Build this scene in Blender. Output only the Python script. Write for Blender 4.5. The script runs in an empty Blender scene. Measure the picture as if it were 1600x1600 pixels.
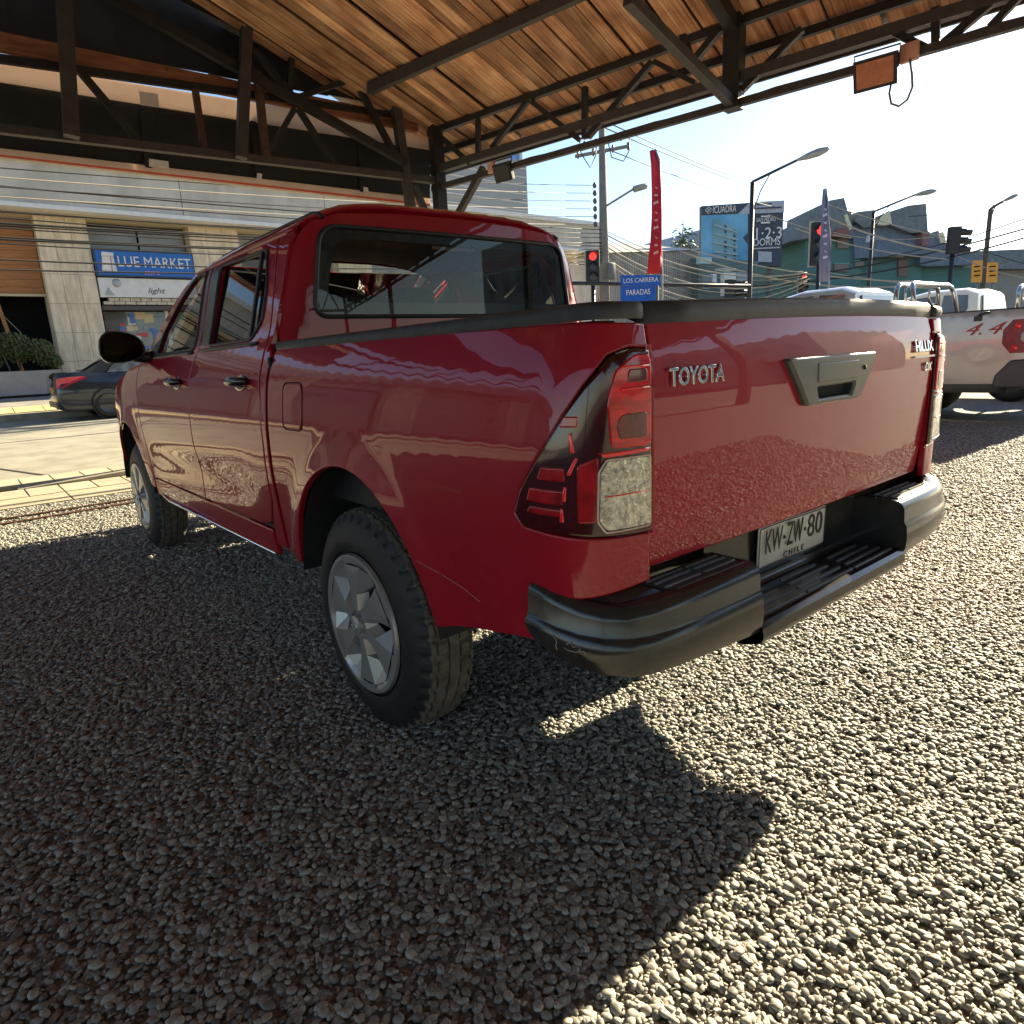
import bpy, bmesh, math, random
from mathutils import Vector, Matrix, noise
from mathutils.geometry import delaunay_2d_cdt
rnd = random.Random(7)
SC = bpy.context.scene
COL = SC.collection

# ------------------------------------------------------------------ camera
CAM_P = Vector((-1.7452, -.5561, 1.1354)); YAW, PITCH, ROLL, FPX = .683, -.2293, -.0506, 1048.47
def cam_axes():
    cy, sy, cp, sp = math.cos(YAW), math.sin(YAW), math.cos(PITCH), math.sin(PITCH)
    f = Vector((sy*cp, cy*cp, sp)); r = Vector((cy, -sy, 0)); u = r.cross(f)
    cr, sr = math.cos(ROLL), math.sin(ROLL)
    return r*cr + u*sr, u*cr - r*sr, f
CR, CU, CF = cam_axes()
cd = bpy.data.cameras.new('camera'); cam = bpy.data.objects.new('camera', cd); COL.objects.link(cam)
cam.matrix_world = Matrix(((CR.x, CU.x, -CF.x, CAM_P.x), (CR.y, CU.y, -CF.y, CAM_P.y), (CR.z, CU.z, -CF.z, CAM_P.z), (0, 0, 0, 1)))
cd.sensor_width = 36; cd.sensor_fit = 'HORIZONTAL'; cd.lens = 36*FPX/1600; cd.clip_start = .05; cd.clip_end = 2000
SC.camera = cam

# ------------------------------------------------------------------ light
SUN_DIR = Vector((2.34, .14, 1.0)).normalized()
EL = math.asin(SUN_DIR.z); AZ = math.atan2(SUN_DIR.x, SUN_DIR.y)
w = bpy.data.worlds.new('World'); SC.world = w; w.use_nodes = True
nt = w.node_tree; nt.nodes.clear()
sky = nt.nodes.new('ShaderNodeTexSky'); sky.sky_type = 'NISHITA'; sky.sun_disc = False
sky.sun_elevation = EL; sky.sun_rotation = AZ; sky.air_density = 1.0; sky.dust_density = .45; sky.ozone_density = 2.2
bg = nt.nodes.new('ShaderNodeBackground'); bg.inputs[1].default_value = .05
wo = nt.nodes.new('ShaderNodeOutputWorld')
nt.links.new(sky.outputs[0], bg.inputs[0]); nt.links.new(bg.outputs[0], wo.inputs[0])
sd = bpy.data.lights.new('sun', 'SUN'); sd.energy = 5.0; sd.angle = math.radians(.53); sd.color = (1, .855, .59)
so = bpy.data.objects.new('sun', sd); COL.objects.link(so); so.location = (20, 2, 12)
so.rotation_euler = (-SUN_DIR).to_track_quat('-Z', 'Y').to_euler()
SC.view_settings.view_transform = 'Standard'; SC.view_settings.look = 'None'
SC.view_settings.exposure = 2.2; SC.view_settings.gamma = 1
SC.cycles.max_bounces = 7

# ------------------------------------------------------------------ pixel -> point helpers (photo is 1600 px square)
def ray(px, py): return CF + CR*((px-800)/FPX) - CU*((py-800)/FPX)
def onplane(px, py, P, n):
    d = ray(px, py); n = Vector(n); t = (Vector(P)-CAM_P).dot(n)/d.dot(n); return CAM_P + d*t
def on_y(px, py, Y): return onplane(px, py, (0, Y, 0), (0, 1, 0))
def on_x(px, py, X): return onplane(px, py, (X, 0, 0), (1, 0, 0))
def on_z(px, py, Z): return onplane(px, py, (0, 0, Z), (0, 0, 1))
def at(px, py, D): return CAM_P + ray(px, py)*D

# ------------------------------------------------------------------ materials
MATS = {}
def M(name, col=(.5,.5,.5), rough=.5, metal=0., var=.12, scale=6., bump=0., bscale=60., coat=0., crough=.03, spec=.5,
      emit=None, estr=0., alpha=None, stretch=None, col2=None, rand=0., wave=0.):
    if name in MATS: return MATS[name]
    m = bpy.data.materials.new(name); m.use_nodes = True; t = m.node_tree; n = t.nodes; L = t.links
    b = n['Principled BSDF']; b.inputs['Roughness'].default_value = rough; b.inputs['Metallic'].default_value = metal
    b.inputs['Specular IOR Level'].default_value = spec
    b.inputs['Coat Weight'].default_value = coat; b.inputs['Coat Roughness'].default_value = crough
    tc = n.new('ShaderNodeTexCoord'); src = tc.outputs['Object']
    if stretch:
        mp = n.new('ShaderNodeMapping'); mp.inputs['Scale'].default_value = stretch; L.new(src, mp.inputs[0]); src = mp.outputs[0]
    nz = n.new('ShaderNodeTexNoise'); nz.inputs['Scale'].default_value = scale; nz.inputs['Detail'].default_value = 6; nz.inputs['Roughness'].default_value = .62
    L.new(src, nz.inputs['Vector'])
    rp = n.new('ShaderNodeValToRGB'); e = rp.color_ramp.elements
    e[0].position, e[1].position = .32, .68
    c2 = col2 or tuple(min(1, c*(1+var)) for c in col)
    e[0].color = (*[c*(1-var) for c in col], 1); e[1].color = (*c2, 1)
    L.new(nz.outputs[0], rp.inputs[0]); out = rp.outputs[0]
    if rand:
        oi = n.new('ShaderNodeObjectInfo'); mr = n.new('ShaderNodeMapRange'); mr.inputs[3].default_value = 1-rand; mr.inputs[4].default_value = 1+rand
        L.new(oi.outputs['Random'], mr.inputs[0])
        mx = n.new('ShaderNodeVectorMath'); mx.operation = 'SCALE'; L.new(out, mx.inputs[0]); L.new(mr.outputs[0], mx.inputs['Scale']); out = mx.outputs[0]
    L.new(out, b.inputs['Base Color'])
    nrm = None
    if bump:
        n2 = n.new('ShaderNodeTexNoise'); n2.inputs['Scale'].default_value = bscale; n2.inputs['Detail'].default_value = 4; L.new(src, n2.inputs['Vector'])
        bp = n.new('ShaderNodeBump'); bp.inputs['Strength'].default_value = bump; bp.inputs['Distance'].default_value = .01
        L.new(n2.outputs[0], bp.inputs['Height']); L.new(bp.outputs[0], b.inputs['Normal']); nrm = bp
    if wave:
        n3 = n.new('ShaderNodeTexNoise'); n3.inputs['Scale'].default_value = 3.2; n3.inputs['Detail'].default_value = 1.5; L.new(tc.outputs['Object'], n3.inputs['Vector'])
        b3 = n.new('ShaderNodeBump'); b3.inputs['Strength'].default_value = 1; b3.inputs['Distance'].default_value = wave
        L.new(n3.outputs[0], b3.inputs['Height']); L.new(b3.outputs[0], b.inputs['Normal']); L.new(b3.outputs[0], b.inputs['Coat Normal'])
    if emit:
        b.inputs['Emission Color'].default_value = (*emit, 1); b.inputs['Emission Strength'].default_value = estr
    MATS[name] = m; return m
def glass(name, tint=(.6,.65,.65), amount=.5, f0=1.5):
    """thin pane: part see-through (tinted), part mirror by Fresnel"""
    if name in MATS: return MATS[name]
    m = bpy.data.materials.new(name); m.use_nodes = True; t = m.node_tree; n = t.nodes; L = t.links
    n.remove(n['Principled BSDF'])
    tr = n.new('ShaderNodeBsdfTransparent'); tr.inputs[0].default_value = (*tint, 1)
    gl = n.new('ShaderNodeBsdfGlossy'); gl.inputs['Roughness'].default_value = .01; gl.inputs[0].default_value = (1, 1, 1, 1)
    fr = n.new('ShaderNodeFresnel'); fr.inputs[0].default_value = f0
    mx = n.new('ShaderNodeMixShader'); L.new(fr.outputs[0], mx.inputs[0]); L.new(tr.outputs[0], mx.inputs[1]); L.new(gl.outputs[0], mx.inputs[2])
    L.new(mx.outputs[0], n['Material Output'].inputs[0]); MATS[name] = m; return m

# ------------------------------------------------------------------ objects
def tag(o, label=None, cat=None, group=None, kind=None):
    if label: o['label'] = label
    if cat: o['category'] = cat
    if group: o['group'] = group
    if kind: o['kind'] = kind
    return o
def empty(name, loc, label, cat, group=None, rz=0):
    o = bpy.data.objects.new(name, None); COL.objects.link(o); o.location = loc; o.rotation_euler.z = rz; o.empty_display_size = .2
    return tag(o, label, cat, group)
def link(name, me, mat=None, parent=None, world=True):
    """link a mesh whose coordinates are in world space; origin follows the parent so coordinates stay put"""
    o = bpy.data.objects.new(name, me); COL.objects.link(o)
    if mat: 
        me.materials.clear(); me.materials.append(mat)
    if parent is not None:
        o.parent = parent
        if world: o.matrix_parent_inverse = Matrix(parent_mw(parent)).inverted()
    return o
def parent_mw(p):
    mw = Matrix.LocRotScale(p.location, p.rotation_euler, p.scale)
    if p.parent is not None: mw = parent_mw(p.parent) @ p.matrix_parent_inverse @ mw
    return mw
def mesh(name, v, f, smooth=False, normals=None):
    me = bpy.data.meshes.new(name); me.from_pydata([tuple(p) for p in v], [], f); me.update()
    if smooth or normals:
        me.polygons.foreach_set('use_smooth', [True]*len(me.polygons))
    if normals: me.normals_split_custom_set_from_vertices([tuple(n) for n in normals])
    return me
def bm_mesh(name, bm, smooth=False, ang=None):
    me = bpy.data.meshes.new(name); bm.normal_update(); bm.to_mesh(me); bm.free()
    if smooth: me.polygons.foreach_set('use_smooth', [True]*len(me.polygons))
    if ang is not None:
        me.polygons.foreach_set('use_smooth', [True]*len(me.polygons)); me.set_sharp_from_angle(angle=math.radians(ang))
    return me
def mir(o, parent=None, name=None):
    c = o.copy(); COL.objects.link(c); c.scale.x *= -1; c.location.x *= -1
    if parent is not None: c.parent = parent
    return c
def copy_tree(o, parent=None):
    c = o.copy(); COL.objects.link(c)
    if parent is not None: c.parent = parent
    for ch in [q for q in bpy.data.objects if q.parent == o]: copy_tree(ch, c)
    return c

class MB:
    """collects boxes, bars, tubes, prisms; build() links them as one mesh object"""
    def __init__(s): s.v = []; s.f = []; s.sm = []
    def add(s, v, f, smooth=False):
        o = len(s.v); s.v += [Vector(p) for p in v]; s.f += [tuple(i+o for i in q) for q in f]; s.sm += [smooth]*len(f); return s
    def box(s, a, b):
        (x0, y0, z0), (x1, y1, z1) = a, b
        return s.add([(x0,y0,z0),(x1,y0,z0),(x1,y1,z0),(x0,y1,z0),(x0,y0,z1),(x1,y0,z1),(x1,y1,z1),(x0,y1,z1)],
                     [(3,2,1,0),(4,5,6,7),(0,1,5,4),(1,2,6,5),(2,3,7,6),(3,0,4,7)])
    def bar(s, p, q, w, h=None, up=(0,0,1)):
        """square bar from p to q, w across, h along 'up'"""
        p, q = Vector(p), Vector(q); h = h or w; d = (q-p).normalized(); u = Vector(up)
        if abs(d.dot(u)) > .99: u = Vector((0,1,0))
        r = d.cross(u).normalized(); u = r.cross(d); r *= w/2; u *= h/2
        return s.add([p-r-u, p+r-u, p+r+u, p-r+u, q-r-u, q+r-u, q+r+u, q-r+u], [(0,1,2,3),(7,6,5,4),(0,4,5,1),(1,5,6,2),(2,6,7,3),(3,7,4,0)])
    def angle(s, p, q, w, t=.006, up=(0,0,1), flip=1):
        """L-section steel"""
        p, q = Vector(p), Vector(q); d = (q-p).normalized(); u = Vector(up)
        if abs(d.dot(u)) > .99: u = Vector((0,1,0))
        r = d.cross(u).normalized()*flip; u = r.cross(d)*flip
        pts = [(0,0),(w,0),(w,t),(t,t),(t,w),(0,w)]; n = 6
        v = [p + r*(a-w/2) + u*(b-w/2) for a, b in pts] + [q + r*(a-w/2) + u*(b-w/2) for a, b in pts]
        return s.add(v, [tuple(range(n))[::-1], tuple(range(n, 2*n))] + [(i, (i+1)%n, n+(i+1)%n, n+i) for i in range(n)])
    def tube(s, path, r, n=8, cap=True, r1=None):
        path = [Vector(p) for p in path]; k = len(path); v = []; pu = None
        for i, p in enumerate(path):
            d = (path[min(i+1, k-1)] - path[max(i-1, 0)]).normalized()
            if pu is None: pu = Vector((0,0,1)) if abs(d.z) < .9 else Vector((1,0,0))
            a = d.cross(pu).normalized(); b = a.cross(d).normalized(); pu = b
            rr = r if r1 is None else r + (r1-r)*i/max(1, k-1)
            if isinstance(r, (list, tuple)): rr = r[i]
            v += [p + (a*math.cos(2*math.pi*j/n) + b*math.sin(2*math.pi*j/n))*rr for j in range(n)]
        f = [(i*n+j, i*n+(j+1)%n, (i+1)*n+(j+1)%n, (i+1)*n+j) for i in range(k-1) for j in range(n)]
        s.add(v, f, True)
        if cap:
            o = len(s.v)-len(v); s.f += [tuple(range(o+n-1, o-1, -1)), tuple(range(o+(k-1)*n, o+k*n))]; s.sm += [False]*2
        return s
    def prism(s, pts, d):
        """closed 3-D outline pushed along vector d"""
        n = len(pts); d = Vector(d); v = [Vector(p) for p in pts] + [Vector(p)+d for p in pts]
        return s.add(v, [tuple(range(n))[::-1], tuple(range(n, 2*n))] + [(i, (i+1)%n, n+(i+1)%n, n+i) for i in range(n)])
    def lathe(s, prof, c, axis='x', n=32, smooth=True):
        c = Vector(c); v = []
        for a, r in prof:
            for j in range(n):
                t = 2*math.pi*j/n; q = {'x': (a, r*math.cos(t), r*math.sin(t)), 'y': (r*math.cos(t), a, r*math.sin(t)), 'z': (r*math.cos(t), r*math.sin(t), a)}[axis]
                v.append(c+Vector(q))
        k = len(prof)
        return s.add(v, [(i*n+j, i*n+(j+1)%n, (i+1)*n+(j+1)%n, (i+1)*n+j) for i in range(k-1) for j in range(n)], smooth)
    def mesh(s, name, fix=True):
        me = bpy.data.meshes.new(name); me.from_pydata([tuple(p) for p in s.v], [], s.f); me.polygons.foreach_set('use_smooth', s.sm)
        if fix:
            bm = bmesh.new(); bm.from_mesh(me); bmesh.ops.recalc_face_normals(bm, faces=bm.faces[:]); bm.to_mesh(me); bm.free()
        me.update(); return me
    def build(s, name, mat, parent=None, bevel=0, fix=True):
        me = s.mesh(name, fix); o = link(name, me, mat, parent)
        if bevel:
            b = o.modifiers.new('bevel', 'BEVEL'); b.width = bevel; b.segments = 2; b.limit_method = 'ANGLE'; b.angle_limit = math.radians(40)
        return o

def rbox(name, a, b, r, mat, parent=None, seg=3, xform=None, sub=None):
    """box with rounded edges"""
    bm = bmesh.new(); bmesh.ops.create_cube(bm, size=1)
    ctr = (Vector(a)+Vector(b))/2; sz = Vector(b)-Vector(a)
    for v in bm.verts: v.co = Vector((v.co.x*sz.x, v.co.y*sz.y, v.co.z*sz.z))
    bmesh.ops.bevel(bm, geom=bm.edges[:]+bm.verts[:], offset=r, segments=seg, profile=.5, affect='EDGES')
    for v in bm.verts:
        if xform: v.co = xform(v.co)
        v.co += ctr
    return link(name, bm_mesh(name, bm, ang=35), mat, parent)

# ------------------------------------------------------------------ curved sheet panels with rounded edges and a return flange
def resample(poly, step, closed=True):
    out = []; n = len(poly)
    for i in range(n if closed else n-1):
        a, b = poly[i], poly[(i+1) % n]; d = math.hypot(b[0]-a[0], b[1]-a[1]); k = max(1, int(math.ceil(d/step)))
        out += [(a[0]+(b[0]-a[0])*j/k, a[1]+(b[1]-a[1])*j/k) for j in range(k)]
    return out
def area2(p): return sum(p[i][0]*p[(i+1) % len(p)][1]-p[(i+1) % len(p)][0]*p[i][1] for i in range(len(p)))
def offset(poly, d):
    """inward offset of a counter-clockwise polygon"""
    n = len(poly); out = []
    for i in range(n):
        a, b, c = poly[i-1], poly[i], poly[(i+1) % n]
        u = Vector((b[0]-a[0], b[1]-a[1])).normalized(); w = Vector((c[0]-b[0], c[1]-b[1])).normalized()
        n1 = Vector((-u.y, u.x)); n2 = Vector((-w.y, w.x)); m = n1+n2
        if m.length < .2: m = n1
        m.normalize(); k = d/max(.5, m.dot(n1)); out.append((b[0]+m.x*k, b[1]+m.y*k))
    return out
def inside(p, poly):
    x, y = p; c = False; n = len(poly); j = n-1
    for i in range(n):
        xi, yi = poly[i]; xj, yj = poly[j]
        if (yi > y) != (yj > y) and x < (xj-xi)*(y-yi)/(yj-yi)+xi: c = not c
        j = i
    return c
def edgedist(p, poly):
    m = 9; n = len(poly); px, py = p
    for i in range(n):
        ax, ay = poly[i]; bx, by = poly[(i+1) % n]; dx, dy = bx-ax, by-ay; L = dx*dx+dy*dy
        t = 0 if L == 0 else max(0, min(1, ((px-ax)*dx+(py-ay)*dy)/L)); m = min(m, math.hypot(px-ax-t*dx, py-ay-t*dy))
    return m
def rounded(poly, r, seg=4):
    """round the corners of a polygon (r: one number or one per corner)"""
    n = len(poly); out = []
    for i in range(n):
        a, b, c = (Vector(poly[i-1]), Vector(poly[i]), Vector(poly[(i+1) % n])); rr = r[i] if isinstance(r, (list, tuple)) else r
        la, lc = (a-b).length, (c-b).length; k = min(rr, la*.45, lc*.45)
        if k < 1e-4: out.append(tuple(b)); continue
        p, q = b+(a-b)*(k/la), b+(c-b)*(k/lc)
        for j in range(seg+1):
            t = j/seg; out.append(tuple(p*(1-t)**2 + b*2*t*(1-t) + q*t*t))
    return out
def panel(name, poly, F, nref, mat, parent, holes=(), step=.045, ins=.005, drop=.003, depth=.018, lift=0., estep=None, raw=False):
    nref = Vector(nref); h = 1e-3; es = estep or step*.6
    def pt(a, b):
        p = Vector(F(a, b)); ta = Vector(F(a+h, b))-Vector(F(a-h, b)); tb = Vector(F(a, b+h))-Vector(F(a, b-h))
        n = ta.cross(tb).normalized()
        if n.dot(nref) < 0: n = -n
        return p+n*lift, n
    loops = []
    for k, P in enumerate([poly]+list(holes)):
        P = resample(P, es); ccw = area2(P) > 0
        if (k == 0) != ccw: P = P[::-1]           # outline counter-clockwise, holes clockwise: offset goes into the material
        loops.append((P, offset(P, ins)))
    V = []; N = []; Fc = []
    pts = []; edges = []
    for P, I in loops:
        o = len(pts); pts += I; edges += [(o+i, o+(i+1) % len(I)) for i in range(len(I))]
    ring, hl = loops[0][1], [l[1] for l in loops[1:]]
    xs = [p[0] for p in ring]; ys = [p[1] for p in ring]
    a = min(xs)+step/2; row = 0
    while a < max(xs):
        b = min(ys)+step/2*(1+(row % 2))
        while b < max(ys):
            p = (a, b)
            if inside(p, ring) and not any(inside(p, q) for q in hl) and min([edgedist(p, ring)]+[edgedist(p, q) for q in hl]) > step*.4: pts.append(p)
            b += step
        a += step*.866; row += 1
    r = delaunay_2d_cdt([Vector(p) for p in pts], edges, [], 0, 1e-6)
    vo, fo = r[0], r[2]
    base = 0
    for p in vo:
        q, n = pt(p.x, p.y); V.append(q); N.append(n)
    for f in fo:
        c = (sum(vo[i].x for i in f)/len(f), sum(vo[i].y for i in f)/len(f))
        if inside(c, ring) and not any(inside(c, q) for q in hl): Fc.append(list(f))
    for P, I in loops:
        n = len(P); o1 = len(V); nr = []
        for p, i_ in zip(P, I):
            q, nn = pt(*p); qi, _ = pt(*i_); d = (q-qi); d -= nn*d.dot(nn); d = d.normalized() if d.length > 1e-7 else Vector((0,0,0)); nr.append((q, nn, d, qi))
        for q, nn, d, qi in nr: V.append(qi); N.append(nn)
        for q, nn, d, qi in nr: V.append(q-nn*drop); N.append((nn+d).normalized())
        for q, nn, d, qi in nr: V.append(q-nn*drop); N.append(d)
        for q, nn, d, qi in nr: V.append(q-nn*depth); N.append(d)
        for i in range(n):
            j = (i+1) % n
            Fc.append([o1+i, o1+j, o1+n+j, o1+n+i]); Fc.append([o1+2*n+i, o1+2*n+j, o1+3*n+j, o1+3*n+i])
    for k, f in enumerate(Fc):
        fn = (V[f[1]]-V[f[0]]).cross(V[f[2]]-V[f[0]]); an = N[f[0]]+N[f[1]]+N[f[2]]
        if fn.dot(an) < 0: Fc[k] = f[::-1]
    me = mesh(name, V, Fc, True, N)
    if raw: return me
    return link(name, me, mat, parent)

def text(name, s, p, right, up, size, mat, parent=None, ext=.002, align='CENTER', width=None, bevel=0, spacing=1., shear=0):
    """flat lettering standing on a surface at p; right/up give its plane; width squeezes it to a measured width"""
    cu = bpy.data.curves.new('t', 'FONT'); cu.body = s; cu.size = 1; cu.align_x = align; cu.align_y = 'CENTER'; cu.extrude = ext/size; cu.space_character = spacing; cu.shear = shear
    cu.resolution_u = 3
    if bevel: cu.bevel_depth = bevel/size
    ob = bpy.data.objects.new('t', cu); me = bpy.data.meshes.new_from_object(ob); bpy.data.objects.remove(ob); bpy.data.curves.remove(cu)
    xs = [v.co.x for v in me.vertices]; r = Vector(right).normalized(); u = Vector(up).normalized(); n = r.cross(u).normalized()
    sx = size if not width else width/(max(xs)-min(xs))
    for v in me.vertices: v.co = Vector(p) + r*(v.co.x*sx) + u*(v.co.y*size) + n*(v.co.z*size)
    me.update(); me.name = name
    return link(name, me, mat, parent)
def sag(p, q, s, n=14):
    p, q = Vector(p), Vector(q)
    return [p.lerp(q, i/n) - Vector((0, 0, s*4*(i/n)*(1-i/n))) for i in range(n+1)]

# ================================================================== ground, street, pavements
def gravel_mat():
    m = bpy.data.materials.new('gravel_bed'); m.use_nodes = True; t = m.node_tree; n = t.nodes; L = t.links; b = n['Principled BSDF']; b.inputs['Roughness'].default_value = .85
    tc = n.new('ShaderNodeTexCoord'); vo = n.new('ShaderNodeTexVoronoi'); vo.inputs['Scale'].default_value = 62; L.new(tc.outputs['Object'], vo.inputs['Vector'])
    rp = n.new('ShaderNodeValToRGB'); e = rp.color_ramp.elements; e[0].color = (.15,.147,.14,1); e[1].color = (.36,.35,.32,1)
    sx = n.new('ShaderNodeSeparateColor'); L.new(vo.outputs['Color'], sx.inputs[0]); L.new(sx.outputs[0], rp.inputs[0]); L.new(rp.outputs[0], b.inputs['Base Color'])
    bp = n.new('ShaderNodeBump'); bp.invert = True; bp.inputs['Strength'].default_value = 1; bp.inputs['Distance'].default_value = .02; L.new(vo.outputs['Distance'], bp.inputs['Height']); L.new(bp.outputs[0], b.inputs['Normal'])
    return m
def pebble_mat():
    m = bpy.data.materials.new('pebble'); m.use_nodes = True; t = m.node_tree; n = t.nodes; L = t.links; b = n['Principled BSDF']; b.inputs['Roughness'].default_value = .62
    oi = n.new('ShaderNodeObjectInfo'); rp = n.new('ShaderNodeValToRGB'); cr = rp.color_ramp
    cols = [(0,(.15,.143,.125)),(.2,(.25,.236,.20)),(.45,(.33,.315,.27)),(.65,(.41,.39,.325)),(.8,(.29,.275,.24)),(.9,(.48,.45,.37)),(1,(.35,.335,.295))]
    while len(cr.elements) < len(cols): cr.elements.new(.5)
    for e, (p, c) in zip(cr.elements, cols): e.position = p; e.color = (*c, 1)
    L.new(oi.outputs['Random'], rp.inputs[0])
    tc = n.new('ShaderNodeTexCoord'); nz = n.new('ShaderNodeTexNoise'); nz.inputs['Scale'].default_value = 3; nz.inputs['Detail'].default_value = 8; L.new(tc.outputs['Object'], nz.inputs['Vector'])
    mx = n.new('ShaderNodeMix'); mx.data_type = 'RGBA'; mx.blend_type = 'MULTIPLY'; mx.inputs[0].default_value = .55; L.new(rp.outputs[0], mx.inputs[6]); L.new(nz.outputs[0], mx.inputs[7])
    br = n.new('ShaderNodeVectorMath'); br.operation = 'SCALE'; br.inputs['Scale'].default_value = 1.25; L.new(mx.outputs[2], br.inputs[0]); L.new(br.outputs[0], b.inputs['Base Color'])
    return m
asph = M('asphalt', (.07,.068,.065), .9, var=.25, scale=3, bump=.4, bscale=150)
conc = M('road_concrete', (.27,.25,.20), .9, var=.24, scale=2.2, bump=.6, bscale=70)
pav = M('paver_beige', (.38,.335,.235), .85, var=.14, scale=4, bump=.25, bscale=90, rand=.1)
kerbm = M('kerb_concrete', (.28,.25,.19), .9, var=.3, scale=3, bump=.4, bscale=60)
joint = M('joint_dark', (.06,.055,.05), .95)
tag(link('ground', mesh('ground', [(-700,-700,-.05),(900,-700,-.05),(900,900,-.05),(-700,900,-.05)], [(0,1,2,3)]), asph), kind='structure')
lot = tag(link('gravel_lot', mesh('gravel_lot', [(-14,-16,0),(34,-16,0),(34,6.95,0),(-14,6.95,0)], [(0,1,2,3)]), gravel_mat()), kind='structure')
# pebbles lying on the lot: real stones near the camera
def pebble(seed):
    bm = bmesh.new(); bmesh.ops.create_icosphere(bm, subdivisions=2, radius=1); r = random.Random(seed); o = Vector((r.random()*50, r.random()*50, 0))
    ax = (1, .62+.3*r.random(), .34+.18*r.random())
    for v in bm.verts:
        d = v.co.normalized(); k = 1+.30*noise.noise(d*1.1+o)+.10*noise.noise(d*2.7+o); v.co = Vector((d.x*ax[0], d.y*ax[1], d.z*ax[2]))*k
    me = bm_mesh('pebble', bm, smooth=True); me.materials.append(PEB); return me
PEB = pebble_mat()
pcol = bpy.data.collections.new('pebble_shapes')
for i in range(9): pcol.objects.link(bpy.data.objects.new('pebble_shape', pebble(i)))
def scatter(name, poly, dens, smin, smax, z, seed):
    o = link(name, mesh(name, [(x, y, z) for x, y in poly], [tuple(range(len(poly)))]), None); tag(o, kind='stuff')
    ng = bpy.data.node_groups.new(name, 'GeometryNodeTree'); ng.interface.new_socket('Geometry', in_out='INPUT', socket_type='NodeSocketGeometry'); ng.interface.new_socket('Geometry', in_out='OUTPUT', socket_type='NodeSocketGeometry')
    N = ng.nodes; L = ng.links; gi = N.new('NodeGroupInput'); go = N.new('NodeGroupOutput')
    dp = N.new('GeometryNodeDistributePointsOnFaces'); dp.inputs['Density'].default_value = dens; dp.inputs['Seed'].default_value = seed
    ci = N.new('GeometryNodeCollectionInfo'); ci.inputs[0].default_value = pcol; ci.inputs['Separate Children'].default_value = True; ci.inputs['Reset Children'].default_value = True
    ip = N.new('GeometryNodeInstanceOnPoints'); ip.inputs['Pick Instance'].default_value = True
    rr = N.new('FunctionNodeRandomValue'); rr.data_type = 'FLOAT_VECTOR'; rr.inputs[0].default_value = (-.32,-.32,0); rr.inputs[1].default_value = (.32,.32,6.283)
    rs = N.new('FunctionNodeRandomValue'); rs.data_type = 'FLOAT'; rs.inputs[2].default_value = 0; rs.inputs[3].default_value = 1; rs.inputs['Seed'].default_value = 3
    pw = N.new('ShaderNodeMath'); pw.operation = 'POWER'; pw.inputs[1].default_value = 1.9; L.new(rs.outputs[1], pw.inputs[0])
    mr = N.new('ShaderNodeMapRange'); mr.inputs[3].default_value = smin; mr.inputs[4].default_value = smax; L.new(pw.outputs[0], mr.inputs[0])
    rz = N.new('FunctionNodeRandomValue'); rz.data_type = 'FLOAT_VECTOR'; rz.inputs[0].default_value = (0,0,-.004); rz.inputs[1].default_value = (0,0,.007); rz.inputs['Seed'].default_value = 5
    sp = N.new('GeometryNodeSetPosition'); L.new(rz.outputs[0], sp.inputs['Offset'])
    L.new(gi.outputs[0], dp.inputs[0]); L.new(dp.outputs[0], sp.inputs[0]); L.new(sp.outputs[0], ip.inputs['Points']); L.new(ci.outputs[0], ip.inputs['Instance'])
    L.new(rr.outputs[0], ip.inputs['Rotation']); L.new(mr.outputs[0], ip.inputs['Scale']); L.new(ip.outputs[0], go.inputs[0])
    md = o.modifiers.new('scatter', 'NODES'); md.node_group = ng; return o
scatter('gravel', [(-2.6,-.9),(2.9,-.9),(3.0,2.2),(.4,3.2),(-2.6,3.2)], 11500, .0040, .0130, .003, 1)
scatter('gravel', [(-2.6,-.9),(-2.6,3.2),(-4,3.2),(-4,-2.2),(4,-2.2),(4,-.9)], 2000, .009, .018, .003, 4)
scatter('gravel', [(-4,3.2),(.4,3.2),(3.0,2.2),(2.9,-.9),(8.5,-.9),(8.5,4.2),(4,6.9),(-4,6.9)], 2600, .007, .016, .003, 2)

# near pavement: two rows of slabs, a kerb that fades out, the concrete carriageway, the far pavement
npv = tag(link('near_pavement', mesh('near_pavement', [(-60,6.95,-.02),(14,6.95,-.02),(14,9.05,-.02),(-60,9.05,-.02)], [(0,1,2,3)]), kerbm), kind='structure')
def slab(x0, y0, x1, y1, z, parent, mat=None, th=.05):
    g = .006; return MB().box((x0+g, y0+g, z-th), (x1-g, y1-g, z)).build('paving_slab', mat or pav, parent, bevel=.004)
x = -7.0
while x < 3.5: slab(x, 8.36, x+.30, 8.98, .035, npv); x += .30
x = -7.0
while x < 3.5: slab(x, 7.55, x+.30, 8.14, .012, npv); x += .30
x = -7.0
while x < 3.5: slab(x, 6.97, x+.60, 7.54, .008, npv); x += .60
MB().add([(-1.35,8.15,.013),(5,8.15,.013),(5,8.15,.085),(-.1,8.15,.075),(-1.35,8.34,.02),(5,8.34,.02),(5,8.34,.085),(-.1,8.34,.075)],
         [(0,1,2,3),(3,2,6,7),(0,3,7,4),(4,7,6,5),(1,5,6,2)]).build('kerb_ramp', kerbm, npv)
RZ = lambda y: .0+.215*(y-9.05)/9.6
road = tag(link('road', mesh('road', [(-120,9.05,-.004),(16,9.05,-.004),(16,18.65,.215),(-120,18.65,.215)], [(0,1,2,3)]), conc), kind='structure')
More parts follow.
